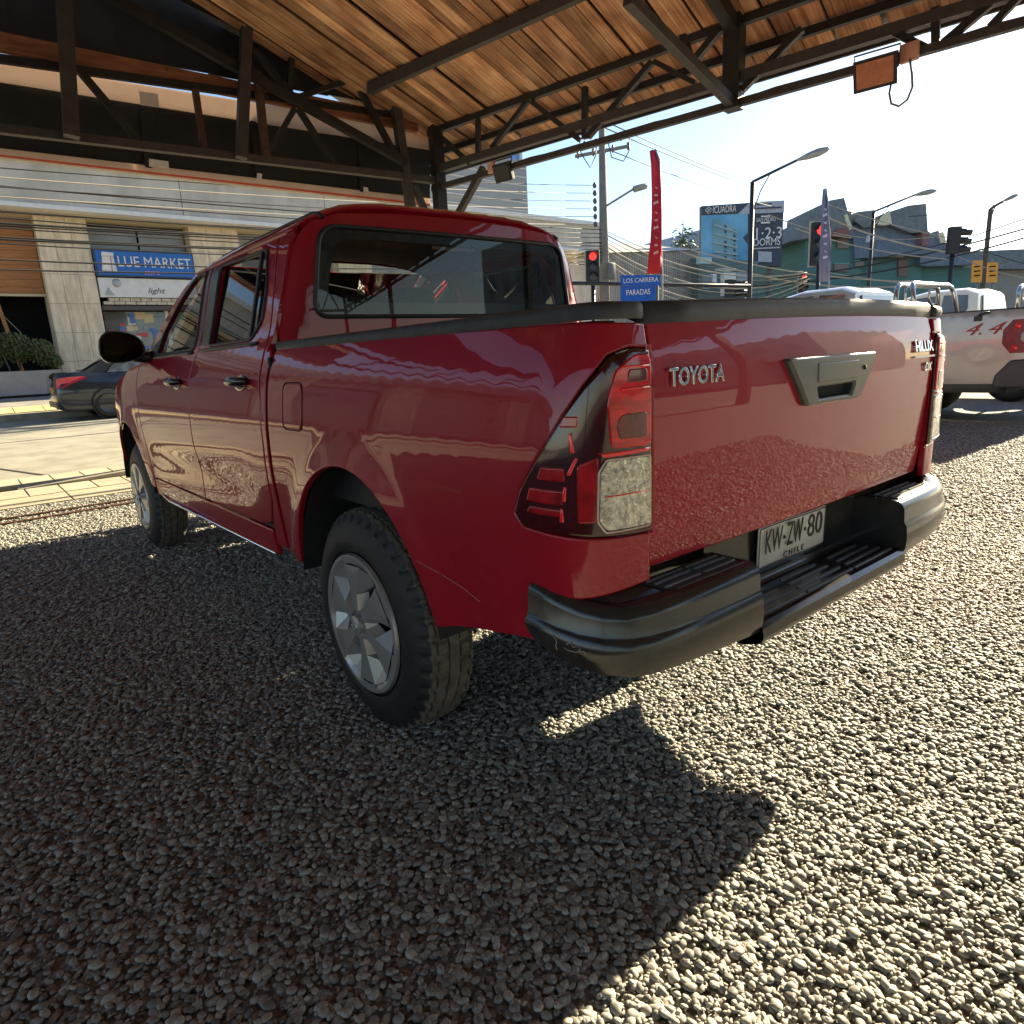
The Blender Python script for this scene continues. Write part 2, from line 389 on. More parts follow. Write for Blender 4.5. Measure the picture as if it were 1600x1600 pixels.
for p, q in (((-7.7,9.06),(-7.7,18.6)),((-.95,9.06),(-4.2,18.6)),((2.6,9.06),(2.6,18.6)),((-120,13.8),(16,13.8))):
    MB().bar((p[0],p[1],RZ(p[1])+.001),(q[0],q[1],RZ(q[1])+.001), .035, .006).build('road_joint', joint, road)
fk = tag(link('far_kerb', MB().add([(-60,18.65,.15),(24,18.65,.15),(24,18.68,.375),(-60,18.68,.375),(-60,18.95,.385),(24,18.95,.385)], [(0,1,2,3),(3,2,5,4)]).mesh('far_kerb'), kerbm), kind='structure')
fp = tag(link('far_pavement', mesh('far_pavement', [(-60,18.95,.38),(24,18.95,.38),(24,23.5,1.0),(-60,23.5,1.0)], [(0,1,2,3)]), M('far_pavement_shaded_grey', (.25,.235,.21), .9, var=.2, scale=2, bump=.3)), kind='structure')  # grey colour carries the shaded tone of this pavement
x = -9
while x < 8:
    MB().prism([(x+.01,18.98,.39),(x+.59,18.98,.39),(x+.59,19.75,.495),(x+.01,19.75,.495)], (0,0,.012)).build('paving_slab', M('tactile_yellow', (.52,.42,.20), .85, var=.15, rand=.08), fp); x += .6  # yellow colour carries the sunlit band along the kerb side
# two thin hoses lying across the gravel edge
for k, (a, b, c) in enumerate((((-4,6.75),(-1.5,6.35),(2,6.5)),((-4,6.1),(-1.4,6.12),(2,6.42)))):
    pts = [Vector((*a,.018)).lerp(Vector((*b,.018)), t/6) for t in range(7)]+[Vector((*b,.018)).lerp(Vector((*c,.018)), t/6) for t in range(1,7)]
    tag(MB().tube(pts, .011, 6).build('ground_cable', M('cable_brown', (.10,.045,.03), .7)), ('thin brown cable on the gravel edge beside the paving slabs' if k == 0 else 'thin brown cable on the gravel, the one closer to the pickup'), 'cable', 'cables on the gravel')

# ================================================================== open-sided carport: steel lattice frame under a boarded timber roof
K = 1.43
PE = Vector((4.63,8.65,0)); dE = Vector((-.18,.98,0)).normalized(); nE = Vector((dE.y,-dE.x,0)); dT = Vector((.997,-.075,0)).normalized(); nT = Vector((.075,.997,0)).normalized()
steel = M('dark_steel', (.020,.018,.017), .55, .2, var=.35, scale=8, bump=.15, bscale=60)
steel2 = M('grey_brown_steel', (.045,.041,.037), .6, .1, var=.25, scale=8, bump=.15, bscale=80)
rust = M('rusty_steel', (.07,.035,.022), .7, .1, var=.4, scale=10)
def wood_mat(name, c0, c1, c2):
    m = bpy.data.materials.new(name); m.use_nodes = True; t = m.node_tree; n = t.nodes; L = t.links; b = n['Principled BSDF']; b.inputs['Roughness'].default_value = .72
    tc = n.new('ShaderNodeTexCoord'); oi = n.new('ShaderNodeObjectInfo')
    ad = n.new('ShaderNodeVectorMath'); ad.operation = 'ADD'; cb = n.new('ShaderNodeCombineXYZ'); ml = n.new('ShaderNodeMath'); ml.operation = 'MULTIPLY'; ml.inputs[1].default_value = 37
    L.new(oi.outputs['Random'], ml.inputs[0]); L.new(ml.outputs[0], cb.inputs[0]); L.new(ml.outputs[0], cb.inputs[1]); L.new(tc.outputs['Object'], ad.inputs[0]); L.new(cb.outputs[0], ad.inputs[1])
    mp = n.new('ShaderNodeMapping'); mp.inputs['Scale'].default_value = (1.2, 34, 20); L.new(ad.outputs[0], mp.inputs[0])
    nz = n.new('ShaderNodeTexNoise'); nz.inputs['Scale'].default_value = 1; nz.inputs['Detail'].default_value = 7; nz.inputs['Distortion'].default_value = .6; L.new(mp.outputs[0], nz.inputs['Vector'])
    n2 = n.new('ShaderNodeTexNoise'); n2.inputs['Scale'].default_value = 1.7; n2.inputs['Detail'].default_value = 3; L.new(ad.outputs[0], n2.inputs['Vector'])
    vo = n.new('ShaderNodeTexVoronoi'); vo.inputs['Scale'].default_value = 2.2; L.new(ad.outputs[0], vo.inputs['Vector'])
    rp = n.new('ShaderNodeValToRGB'); e = rp.color_ramp.elements; e[0].position = .33; e[0].color = (*c0, 1); e[1].position = .69; e[1].color = (*c2, 1); k = rp.color_ramp.elements.new(.5); k.color = (*c1, 1)
    mm = n.new('ShaderNodeMath'); mm.operation = 'MULTIPLY_ADD'; mm.inputs[1].default_value = .5; L.new(nz.outputs[0], mm.inputs[0])
    m3 = n.new('ShaderNodeMath'); m3.operation = 'MULTIPLY'; m3.inputs[1].default_value = .55; L.new(n2.outputs[0], m3.inputs[0]); L.new(m3.outputs[0], mm.inputs[2])
    L.new(mm.outputs[0], rp.inputs[0])
    mr = n.new('ShaderNodeMapRange'); mr.inputs[3].default_value = .45; mr.inputs[4].default_value = 1.3; L.new(oi.outputs['Random'], mr.inputs[0])
    kn = n.new('ShaderNodeMapRange'); kn.inputs[1].default_value = .02; kn.inputs[2].default_value = .07; kn.inputs[3].default_value = .35; kn.inputs[4].default_value = 1; L.new(vo.outputs['Distance'], kn.inputs[0])
    m4 = n.new('ShaderNodeMath'); m4.operation = 'MULTIPLY'; L.new(mr.outputs[0], m4.inputs[0]); L.new(kn.outputs[0], m4.inputs[1])
    sc = n.new('ShaderNodeVectorMath'); sc.operation = 'SCALE'; L.new(rp.outputs[0], sc.inputs[0]); L.new(m4.outputs[0], sc.inputs['Scale']); L.new(sc.outputs[0], b.inputs['Base Color'])
    bp = n.new('ShaderNodeBump'); bp.inputs['Strength'].default_value = .3; bp.inputs['Distance'].default_value = .004; L.new(nz.outputs[0], bp.inputs['Height']); L.new(bp.outputs[0], b.inputs['Normal'])
    MATS[name] = m; return m
pine = wood_mat('pine_board', (.10,.040,.018), (.37,.18,.085), (.68,.43,.24))
timber = wood_mat('dark_timber', (.09,.030,.012), (.20,.075,.028), (.28,.12,.05))
CPT = empty('carport', (PE.x, PE.y, 0), 'open carport with dark steel lattice trusses and a boarded timber ceiling', 'carport')
def eE(px, py): return onplane(px, py, PE, nE)
def eT(px, py, off=0): return onplane(px, py, PE+nT*(off*K), nT)
def mem(nm, a, b, w, mat=steel, up=None, h=None): return MB().bar(a, b, w*K*.85, (h or w)*K*.85, up or (0,0,1)).build(nm, mat, CPT)
def HZ(z): return 0. if z == 0 else 1.135+K*(z-1.135)   # heights measured in the first survey, which was short by K
def el(t, z, s=0): return PE + dE*(t*K) - nE*(s*K) + Vector((0,0,HZ(z)))     # t along the eave, s inward from it
# eave lattice beam
mem('eave_top_chord', el(.1,3.47), el(-28,3.47), .065); mem('eave_tube', el(.1,3.10), el(-28,3.10), .085, steel2); mem('eave_bottom_tube', el(.1,2.925), el(-28,2.925), .06, steel2)
MB().tube([el(-.9-.33*i, 2.955+.012*math.sin(i*1.7), -.035) for i in range(27)], .016, 6).build('conduit', M('conduit_orange', (.62,.13,.06), .5), CPT)
for a, b, w in (((747,187),(747,243),.05),((825,157),(768,232),.05),((831,159),(906,219),.045),((914,136),(914,217),.055),((1019,97),(919,214),.055),((1022,96),(1087,130),.045),
                ((1254,45),(1160,140),.055),((1462,12),(1462,75),.055),((1392,48),(1450,77),.05),((1555,0),(1468,73),.055),((1137,31),(1087,92),.06),((690,215),(735,256),.05),((1047,0),(1078,84),.05)):
    mem('eave_web', eE(*a), eE(*b), w, up=nE)
mem('knee_brace', eE(756,262), eE(712,342), .07, steel2, up=nE)
for t in [-5.4-1.2*k for k in range(19)]:
    mem('eave_web', el(t,3.45), el(t+.55,2.95), .05); mem('eave_web', el(t,3.45), el(t-.55,2.95), .05)
# corner post and its leaning braces
mem('corner_post', el(0,0)+Vector((.0,0,0)), el(0,3.55), .135, steel, up=nT)
mem('leaning_post', eT(617,160), eT(617,160)+(eT(643,335)-eT(617,160))*2.6, .10, steel2, up=nT); mem('post_brace', eT(647,290), eT(647,290)+(eT(667,337)-eT(647,290))*2.2, .07, steel2, up=nT)
for t in (-9.5,-18.8,-28):
    mem('rear_post', el(t,0), el(t,3.5), .14); mem('left_post', el(t,0,10.2), el(t,3.5,10.2), .14)
mem('left_eave_beam', el(.3,3.2,10.2), el(-28,3.2,10.2), .10, h=.4)
# hanging stub and heavy brace of the middle truss
st0 = eE(1145,172); mem('truss_stub', st0, Vector((st0.x, st0.y, HZ(3.62))), .15, steel, up=nE)
tm_ = (Vector((st0.x, st0.y, 0))-PE).dot(dE)/K
ROOF = lambda s: 3.50+.268*s
mem('middle_brace', el(tm_, 2.93, .03), onplane(981, -2, PE+dE*(tm_*K), dE)+Vector((0,0,0)), .075, steel2, up=dE)
mem('middle_rafter', el(tm_, ROOF(0)-.06), el(tm_, ROOF(5.1)-.06, 5.1), .10, h=.12); mem('middle_chord', el(tm_, 3.95, 1.6), el(tm_, 3.95, 8.5), .09, steel2)
for tt in (-8.6,-14.2,-20,-27.6):
    mem('rear_rafter', el(tt, ROOF(0)-.06), el(tt, ROOF(5.1)-.06, 5.1), .10, h=.12); mem('rear_rafter', el(tt, ROOF(5.1)-.06, 5.1), el(tt, ROOF(0)-.06, 10.2), .10, h=.12); mem('rear_chord', el(tt,3.0), el(tt,3.0,10.2), .09)
    for i in range(5):
        for sg_ in (1, -1):
            c_ = 5.1-sg_*5.1; q_ = lambda s: c_+sg_*s
            mem('rear_web', el(tt,3.0,q_(.4+i*.95)), el(tt,ROOF(.85+.95*i)-.08,q_(.85+.95*i)), .06); mem('rear_web', el(tt,3.0,q_(1.3+i*.95)), el(tt,ROOF(.85+.95*i)-.08,q_(.85+.95*i)), .06)
# front gable truss
def tl(x, z, off=0): return PE + dT*(x*K) + nT*(off*K) + Vector((0,0,z))
zb = eT(350,243).z
mem('truss_bottom_chord', tl(.05, zb), tl(-10.3, zb), .085, steel2, h=.075)
r1, r2 = eT(695,200), eT(397,48); sl = K*(r2.z-r1.z)/((r2-r1).dot(-dT)); xr = -5.05
mem('truss_top_chord', tl(.35, r1.z-sl*.1), tl(xr, r1.z-sl*xr-sl*.0), .09, steel, h=.10); mem('truss_top_chord', tl(xr, r1.z-sl*xr), tl(2*xr, r1.z), .09, steel, h=.10)
for nm, a, b, w, mt, o in (('truss_post',(98,-30),(112,214),.125,steel2,-.10),('truss_post',(388.5,-40),(377,247),.105,steel2,-.10),('truss_web',(402,112),(416,252),.075,rust,0),('truss_web',(456,82),(452,148),.06,steel,0),
        ('truss_diagonal',(150,-18),(634,254),.085,steel,-.04),('truss_web',(396,78),(462,156),.06,steel,0),('truss_web',(460,170),(417,244),.055,steel,0),('truss_web',(466,170),(523,258),.06,steel,0),
        ('truss_web',(556,128),(616,240),.065,steel,0),('truss_web',(122,108),(218,221),.065,steel,0),('truss_web',(305,140),(319,234),.06,rust,0),('truss_web',(452,156),(552,124),.05,steel,0)):
    mem(nm, eT(*a, o), eT(*b, o), w, mt, up=nT)
for i in range(4): mem('truss_web', tl(-4.6-i*1.3, zb), tl(-5.2-i*1.3, r1.z-sl*max(-5.2-i*1.3, 2*xr+5.2+i*1.3)-.05 if i == 0 else zb+1.2), .06)
# timber tie beam, dark beam below it, black cladding sheets above
t0, t1 = eT(0,66,.10), eT(612,188,.10); dv_ = (t1-t0)
tb = MB().bar(t0-dv_*1.6, t1+dv_*.09, .07, .19); o = tb.build('tie_beam', timber, CPT)
mem('dark_tie', eT(0,92,.09)-(eT(375,146,.09)-eT(0,92,.09))*2, eT(375,146,.09)+(eT(375,146,.09)-eT(0,92,.09))*.85, .05, steel, h=.07)
clad = M('black_cladding', (.017,.017,.018), .6, var=.2, scale=3, bump=.2)
zc = t0.z+.09; x = .0; i = 0
while x > -10:
    x1 = x-.36; za = r1.z-sl*max(x, 2*xr-x)-.03; zb_ = r1.z-sl*max(x1, 2*xr-x1)-.03
    za = r1.z-sl*x+.10 if x > xr else r1.z-sl*(2*xr-x)+.10; zb_ = r1.z-sl*x1+.10 if x1 > xr else r1.z-sl*(2*xr-x1)+.10
    if max(za, zb_) > zc+.05:
        o_ = .14+.024*(i % 2); MB().prism([tl(x, zc, o_), tl(x1-.02, zc, o_), tl(x1-.02, max(zb_, zc+.02), o_), tl(x, max(za, zc+.02), o_)], nT*.02).build('cladding_sheet', clad, CPT)
    x = x1; i += 1
# banner seen from behind: black back, pale hems folded over, red line, tape patches
bn = empty('banner', tl(-1, 3.6, .3), 'long black-backed banner with cream hems hung outside the front truss', 'banner')
black_b = M('banner_back', (.012,.0125,.013), .7, var=.3, scale=2, bump=.15, bscale=12)
hem = M('banner_hem', (.72,.60,.50), .75, var=.18, scale=3, bump=.5, bscale=9)
for mt in (hem,):
    t_ = mt.node_tree; tr_ = t_.nodes.new('ShaderNodeBsdfTranslucent'); tr_.inputs[0].default_value = (.80,.66,.54,1); mx_ = t_.nodes.new('ShaderNodeMixShader'); mx_.inputs[0].default_value = .6
    t_.links.new(t_.nodes['Principled BSDF'].outputs[0], mx_.inputs[1]); t_.links.new(tr_.outputs[0], mx_.inputs[2]); t_.links.new(mx_.outputs[0], t_.nodes['Material Output'].inputs[0])
def bq(pts, off, mat, nm, par, th=.012): return MB().prism([eT(px, py, off) for px, py in pts], nT*th).build(nm, mat, par)
L_ = lambda x: (x, 96+.158*x); 
def strip(f0, f1, off, mat, nm, x0=-620, x1=672, n=6, par=None):
    for k in range(n):
        a = x0+(x1-x0)*k/n; b = x0+(x1-x0)*(k+1)/n+(.8 if k < n-1 else 0); bq([(a,f0(a)),(b,f0(b)),(b,f1(b)),(a,f1(a))], off+.014*(k % 2), mat, nm, par or bn)
strip(lambda x: 126+.158*x, lambda x: 233+.117*x, .32, black_b, 'banner_panel', n=6)
strip(lambda x: 97+.160*x, lambda x: 128+.158*x, .30, hem, 'top_hem', n=1)
strip(lambda x: 231.5+.117*x, lambda x: 241+.115*x, .30, hem, 'bottom_hem', n=1)
strip(lambda x: 241.2+.115*x, lambda x: 244.5+.115*x, .31, M('banner_red', (.6,.10,.06), .6), 'red_line', n=1)
strip(lambda x: 244.7+.115*x, lambda x: 247.5+.115*x, .315, M('banner_white', (.75,.70,.58), .6), 'pale_line', n=1)
tape = M('tape_white', (.68,.64,.58), .6, bump=.6, bscale=30)
for q in ([(217,142),(247,147),(249,168),(220,164)],[(233,248),(263,252),(264,263),(233,260)],[(402,270),(410,272),(408,283),(401,282)],[(568,292),(575,293),(576,301),(568,300)]): bq(q, .285, tape, 'tape_patch', bn, .004)
for a, b in (((222,165),(232,262)),((563,212),(566,300)),((395,190),(404,278))): MB().bar(eT(*a,.30), eT(*b,.30), .07, .04, nT).build('banner_batten', black_b, bn)
# ceiling boards, one object each, along the slope; sheet roof above; purlins
slope = math.atan(.268); dS = (-nE*math.cos(slope)+Vector((0,0,math.sin(slope)))); nS = dE.cross(dS).normalized(); nS = nS if nS.z > 0 else -nS
dS2 = (-nE*math.cos(slope)-Vector((0,0,math.sin(slope)))); nS2 = dE.cross(dS2); nS2 = nS2 if nS2.z > 0 else -nS2
def board_mesh(Lb, wb):
    return MB().box((0,0,0),(Lb,wb,.022)).mesh('ceiling_board')
bms = [board_mesh(8.55, w_) for w_ in (.135,.155,.18)]
for q in bms: q.materials.append(pine)
SL = 5.1/math.cos(slope)
t = -10.2; i = 0
while t < .55:
    q = rnd.choice(bms); wb = max(v.co.y for v in q.vertices)
    for k, (ds, ns, s0) in enumerate(((dS, nS, -.62), (dS2, nS2, 5.1))):
        o = bpy.data.objects.new('ceiling_board', q); COL.objects.link(o); o.parent = CPT; o.matrix_parent_inverse = Matrix.Translation(CPT.location).inverted()
        P0 = el(t, ROOF(s0)+.010*rnd.random()+(.008 if i % 7 == 3 else 0), s0+(.015*rnd.random() if k == 0 else 0)); y = ns.cross(ds)
        o.matrix_basis = Matrix(((ds.x,y.x,ns.x,P0.x),(ds.y,y.y,ns.y,P0.y),(ds.z,y.z,ns.z,P0.z),(0,0,0,1)))
    t += (wb+.004+.008*rnd.random()*(i % 3 == 0))/K; i += 1
for k in range(14):
    for s0, s1, za, zb2 in ((-.62,5.1,ROOF(-.62),ROOF(5.1)),(5.1,10.85,ROOF(5.1),ROOF(-.65))):
        t1_ = -10.22-1.29*k; MB().prism([el(t1_-1.28,za+.01,s0), el(t1_,za+.01,s0), el(t1_,zb2+.01,s1), el(t1_-1.28,zb2+.01,s1)], (0,0,.02)).build('ceiling_panel', M('plywood', (.36,.20,.09), .75, var=.3, scale=2), CPT)
tin = M('roof_sheet', (.18,.175,.17), .5, .4)
for s0, s1, za, zb2 in ((-.66,5.1,ROOF(-.66),ROOF(5.1)),(5.1,10.9,ROOF(5.1),ROOF(-.66))):
    MB().prism([el(-28.4,za+.07,s0), el(.65,za+.07,s0), el(.65,zb2+.07,s1), el(-28.4,zb2+.07,s1)], (0,0,.02)).build('roof_sheet', tin, CPT)
mem('eave_fascia', el(.6, ROOF(-.6)-.03, -.63), el(-28.3, ROOF(-.6)-.03, -.63), .03, steel, h=.16); mem('eave_rail', el(.5, ROOF(-.3)-.05, -.3), el(-28.3, ROOF(-.3)-.05, -.3), .05, steel, h=.07)
pu = eT(552,124); sp_ = (PE-Vector((pu.x,pu.y,0))).dot(nE)/K
for s, z in ((sp_, pu.z),(2.75,ROOF(2.75)-.06),(4.1,ROOF(4.1)-.06)):
    mem('purlin', el(.0, ROOF(s)-.06, s), el(-28, ROOF(s)-.06, s), .07, steel2 if s < 2 else steel, h=.11)
MB().tube([eE(830,2), eE(830,2).lerp(eE(1050,78),.5)+Vector((0,0,-.04)), eE(1050,78)], .011, 5).build('ceiling_cable', steel, CPT)
# floodlights on the lower tube
def flood(name, p, w_, h_, lab, tilt, back):
    f = empty(name, p, lab, 'floodlight', 'floodlights on the carport beam')
    r = -dE; u = Vector((0,0,1)); n = r.cross(u)
    n = (nE*tilt+Vector((0,0,-.35))).normalized(); u2 = n.cross(r).normalized(); u2 = u2 if u2.z > 0 else -u2
    def bx(w0, h0, d0, d1, mt, nm): 
        pts = [p+r*a*w0/2+u2*b*h0/2+n*d0 for a, b in ((-1,-1),(1,-1),(1,1),(-1,1))]; return MB().prism(pts, n*(d1-d0)).build(nm, mt, f, bevel=.006)
    bx(w_, h_, -.03, .03, steel, 'housing'); bx(w_*.84, h_*.8, .03, .04, back, 'lens_plate'); bx(w_*.84, h_*.8, -.042, -.03, back, 'back_plate')
    MB().tube([p+r*w_*.5, p+r*w_*.52+Vector((0,0,h_*.7)), p-r*w_*.52+Vector((0,0,h_*.7)), p-r*w_*.5], .009, 6).build('bracket', steel, f)
    return f
cop = M('floodlight_copper', (.42,.17,.085), .5, var=.25, scale=12)
flood('floodlight', eE(1372,118)-nE*.10, .38, .27, 'copper-coloured floodlight hanging from the beam with a cable loop', -1, cop)
flood('floodlight', eE(790,270)-nE*.05, .31, .24, 'black floodlight on the beam near the corner post', -1, M('flood_black', (.01,.01,.01), .4))
jb = M('junction_box', (.55,.30,.22), .6)
for (px, py), s, lab in (((1423,84),.16,'small square junction box beside the copper floodlight'),((772,263),.14,'small square junction box beside the black floodlight')):
    c = eE(px, py)-nE*.05; tag(rbox('junction_box', c-Vector((.025,s/2,s/2)), c+Vector((.025,s/2,s/2)), .008, jb), lab, 'junction box', 'junction boxes on the beam')
c0, c1 = eE(1396,135)-nE*.10, eE(1425,97)-nE*.10
tag(MB().tube([c0, eE(1393,150)-nE*.10, eE(1396,166)-nE*.10, eE(1408,170)-nE*.10, eE(1421,160)-nE*.10, eE(1429,140)-nE*.10, eE(1428,118)-nE*.10, c1], .010, 6).build('floodlight_cable', M('cable_grey', (.12,.13,.14), .5)), 'grey cable loop hanging under the copper floodlight', 'cable')

# ================================================================== the red pickup (front points to +y, rear bumper near y=.2)
ZS = [.42,.48,.55,.65,.80,.92,1.02,1.09,1.15,1.20,1.25,1.40,1.56,1.61,1.65,1.69,1.72]
WS = [.868,.872,.879,.887,.896,.894,.884,.872,.850,.826,.797,.750,.702,.676,.640,.560,.46]
def pchip(X, Y):
    n = len(X); d = [(Y[i+1]-Y[i])/(X[i+1]-X[i]) for i in range(n-1)]
    Ms = [d[0]]+[0 if d[i-1]*d[i] <= 0 else 2*d[i-1]*d[i]/(d[i-1]+d[i]) for i in range(1, n-1)]+[d[-1]]
    def f(x):
        if x <= X[0]: return Y[0]+Ms[0]*(x-X[0])
        if x >= X[-1]: return Y[-1]+Ms[-1]*(x-X[-1])
        i = 0
        while x > X[i+1]: i += 1
        h = X[i+1]-X[i]; t = (x-X[i])/h
        return (2*t**3-3*t*t+1)*Y[i]+(t**3-2*t*t+t)*h*Ms[i]+(-2*t**3+3*t*t)*Y[i+1]+(t**3-t*t)*h*Ms[i+1]
    return f
W0 = pchip(ZS, WS)
def sm(a, b, x):
    t = min(1, max(0, (x-a)/(b-a))); return t*t*(3-2*t)
AXR, AXF, HUBZ, TYR = 1.255, 4.34, .353, .355
def hw(y, z):
    v = W0(z)
    if y > 4.3: v -= .12*((y-4.3)/1.0)**2
    if z < 1.15:
        for yc in (AXR, AXF):
            r = math.hypot(y-yc, z-.36); v += .022*math.exp(-((r-.455)/.07)**2)
        v -= .012*math.exp(-((z-.68)/.09)**2)*sm(1.95, 2.25, y)*(1-sm(3.65, 3.95, y))
    return v
def side(y, z): return (-hw(y, z), y, z)
def bedmap(a, z):
    if a >= .42: return side(a, z)
    t = min(1.2, (.42-a)/.30); v = hw(.42, z); s = 1-t
    B = ((-v,.42),(-v,.31),(-.85,.278),(-.695,.278)); c = (s**3, 3*s*s*t, 3*s*t*t, t**3)
    return (sum(c[i]*B[i][0] for i in range(4)), sum(c[i]*B[i][1] for i in range(4))+.02*sm(1.08, 1.25, z)*t, z)
GY = pchip([.66,.69,.75,.90,1.03,1.10,1.19,1.25], [.297,.292,.284,.274,.268,.271,.289,.306])
def gatemap(x, z): return (x, GY(z)+.012*(x/.72)**2, z)
def cabrear(x, z):
    Wd = hw(1.93, z)-.004; r = .075; y = 1.855+.02*(x/.65)**2; e = abs(x)-(Wd-r)
    if e > 0: y += r*(1-math.sqrt(max(0, 1-min(1, e/r)**2)))
    return (x, y, z)
RX = pchip([0,.3,.46,.56,.64,.676,.70], [1.742,1.738,1.722,1.693,1.652,1.613,1.57])
def roofmap(x, y):
    z = RX(abs(x)) - .035*max(0, y-2.5)**2
    e = 1.935-y
    if e > 0: z -= .07*(1-math.sqrt(max(0, 1-min(1, e/.08)**2)))
    return (x, y, z)

red = M('red_paint', (.33,.0042,.017), .45, .0, var=.05, scale=3, coat=.85, crough=.012, spec=.15, wave=.0012)
blackp = M('black_plastic', (.018,.018,.019), .42, var=.25, scale=40, bump=.12, bscale=500)
bumpm = M('bumper_plastic', (.024,.023,.022), .17, var=.3, scale=14, spec=.6)
capm = M('rail_cap_plastic', (.035,.036,.037), .5, var=.35, scale=25, bump=.25, bscale=700)
rubber = M('tyre_rubber', (.012,.0115,.011), .6, var=.3, scale=20, bump=.15, bscale=200)
under = M('underbody', (.012,.012,.012), .85, var=.4, scale=9)
chrome = M('chrome', (.75,.75,.76), .08, 1., var=.04)
wheelm = M('wheel_silver', (.36,.35,.335), .34, .5, var=.08, scale=12, coat=.3, crough=.2)
glassd = glass('tinted_glass', (.50,.53,.51), f0=1.5)
glassr = glass('rear_glass', (.78,.82,.80), f0=1.5)
interior = M('interior_cloth', (.07,.067,.062), .9, var=.3, scale=40)
ceram = M('window_frit', (.008,.008,.009), .25, var=.1)

T = empty('pickup_truck', (0, 2.8, 0), 'red double-cab pickup truck parked on gravel under the timber roof', 'pickup truck')

def arch(yc, a0, a1, n=26):
    out = []
    for i in range(n+1):
        th = math.radians(a0+(a1-a0)*i/n); r = .438+.047*math.sin(th)**2
        out.append((yc+r*math.cos(th), .36+r*math.sin(th)))
    return out
LEFTS = []
def lp(*a, **k):
    o = panel(*a, **k); LEFTS.append(o); return o
bed_poly = [(.13,1.183),(.13,.70),(.13,.675),(.42,.655),(.43,.548),(.755,.487)] + arch(AXR, 166, 14) + [(1.70,.455),(1.834,.465),(1.834,1.198),(1.0,1.197),(.42,1.19)]
lamp_poly = [(.132,1.134),(.169,1.136),(.225,1.123),(.292,1.069),(.341,1.019),(.398,.948),(.455,.872),(.475,.823),(.452,.80),(.358,.796),(.241,.789),(.13,.780)]
bedside = lp('bed_side', bed_poly, bedmap, (-1,-1,0), red, T, holes=[offset([(p[0], p[1]) for p in lamp_poly][::1], -.004) if area2(lamp_poly) > 0 else offset(lamp_poly[::-1], -.004)], step=.05)
door_r = [(1.965,.56),(1.915,.66),(1.905,.85),(1.91,1.02),(1.945,1.17),(1.975,1.25),(2.0,1.40),(2.035,1.56),(2.075,1.615),(2.848,1.627),(2.838,1.2),(2.838,.535),(2.1,.535)]
win_r = rounded([(2.70,1.243),(2.71,1.588),(2.13,1.578),(2.075,1.45),(2.07,1.31),(2.15,1.243)], .03)
door_f = [(2.846,.535),(2.846,1.2),(2.856,1.627),(3.12,1.625),(3.42,1.515),(3.80,1.335),(4.0,1.212),(3.965,1.1),(3.925,.90),(3.845,.53)]
win_f = rounded([(2.93,1.237),(2.93,1.588),(3.085,1.592),(3.36,1.478),(3.60,1.335),(3.66,1.232)], [.015,.02,.06,.06,.05,.02])
rear_door = lp('rear_door', door_r, side, (-1,0,0), red, T, holes=[win_r], step=.05)
front_door = lp('front_door', door_f, side, (-1,0,0), red, T, holes=[win_f], step=.05)
fender = lp('front_fender', [(3.853,.47),(3.855,.53),(3.935,.90),(3.975,1.1),(4.008,1.195),(4.2,1.178),(4.6,1.095),(4.9,.985),(5.08,.87),(5.12,.70),(5.05,.56),(4.78,.50)] + arch(AXF, 16, 164), side, (-1,0,0), red, T, step=.06)
corner = lp('cab_corner', [(1.862,.47),(1.862,1.16),(1.895,1.2),(1.938,1.185),(1.902,1.03),(1.897,.85),(1.907,.65),(1.955,.55),(1.96,.47)], side, (-1,0,0), red, T, step=.05)
sill = lp('rocker_sill', [(1.965,.425),(1.97,.527),(3.84,.527),(3.84,.43),(3.6,.41),(2.1,.41)], lambda y, z: (-hw(y, z)-.004+.25*max(0, .50-z)**1.5, y, z), (-1,0,0), red, T, step=.025)
pil = lp('rear_pillar', [(1.922,1.185),(1.922,1.60),(1.925,1.622),(2.062,1.622),(2.026,1.56),(1.991,1.40),(1.966,1.25),(1.938,1.175)], side, (-1,0,0), red, T, step=.04, ins=.004, drop=.002)
for o in (bedside, rear_door, front_door, fender, corner, sill, pil): mir(o)
# chrome-lit lower edge of the sill
mb = MB().tube([(-.872, 1.98, .43), (-.876, 3.6, .418), (-.87, 3.83, .44)], .007, 6); mir(mb.build('sill_trim', chrome, T))
def inner(o, F, poly, off, mat, name, step=.12):
    q = panel(name, poly, lambda a, b: tuple(Vector(F(a, b))), (-1,0,0), mat, o, step=step, ins=.002, drop=.0, depth=.006, lift=-off); return q
for dr, wn, nm in ((rear_door, win_r, 'side_window'), (front_door, win_f, 'side_window')):
    g = inner(dr, lambda y, z: (-(.797-.30*(z-1.25)-.06*(z-1.25)**2+.004*(y-2.8)**2*-1), y, z), offset(wn if area2(wn) > 0 else wn[::-1], -.012), .012, glassd, nm, .05)
    # rubber seal round the opening
    pl = [Vector(side(*p))+Vector((-.001,0,0)) for p in resample(wn, .05)]
    sl = MB().tube(pl+pl[:1], .007, 6, cap=False).build('window_seal', blackp, dr)
    for d2 in [c for c in T.children if c.name.startswith(dr.name.split('.')[0]) and c is not dr]:
        for ch in (g, sl):
            c = ch.copy(); COL.objects.link(c); c.parent = d2
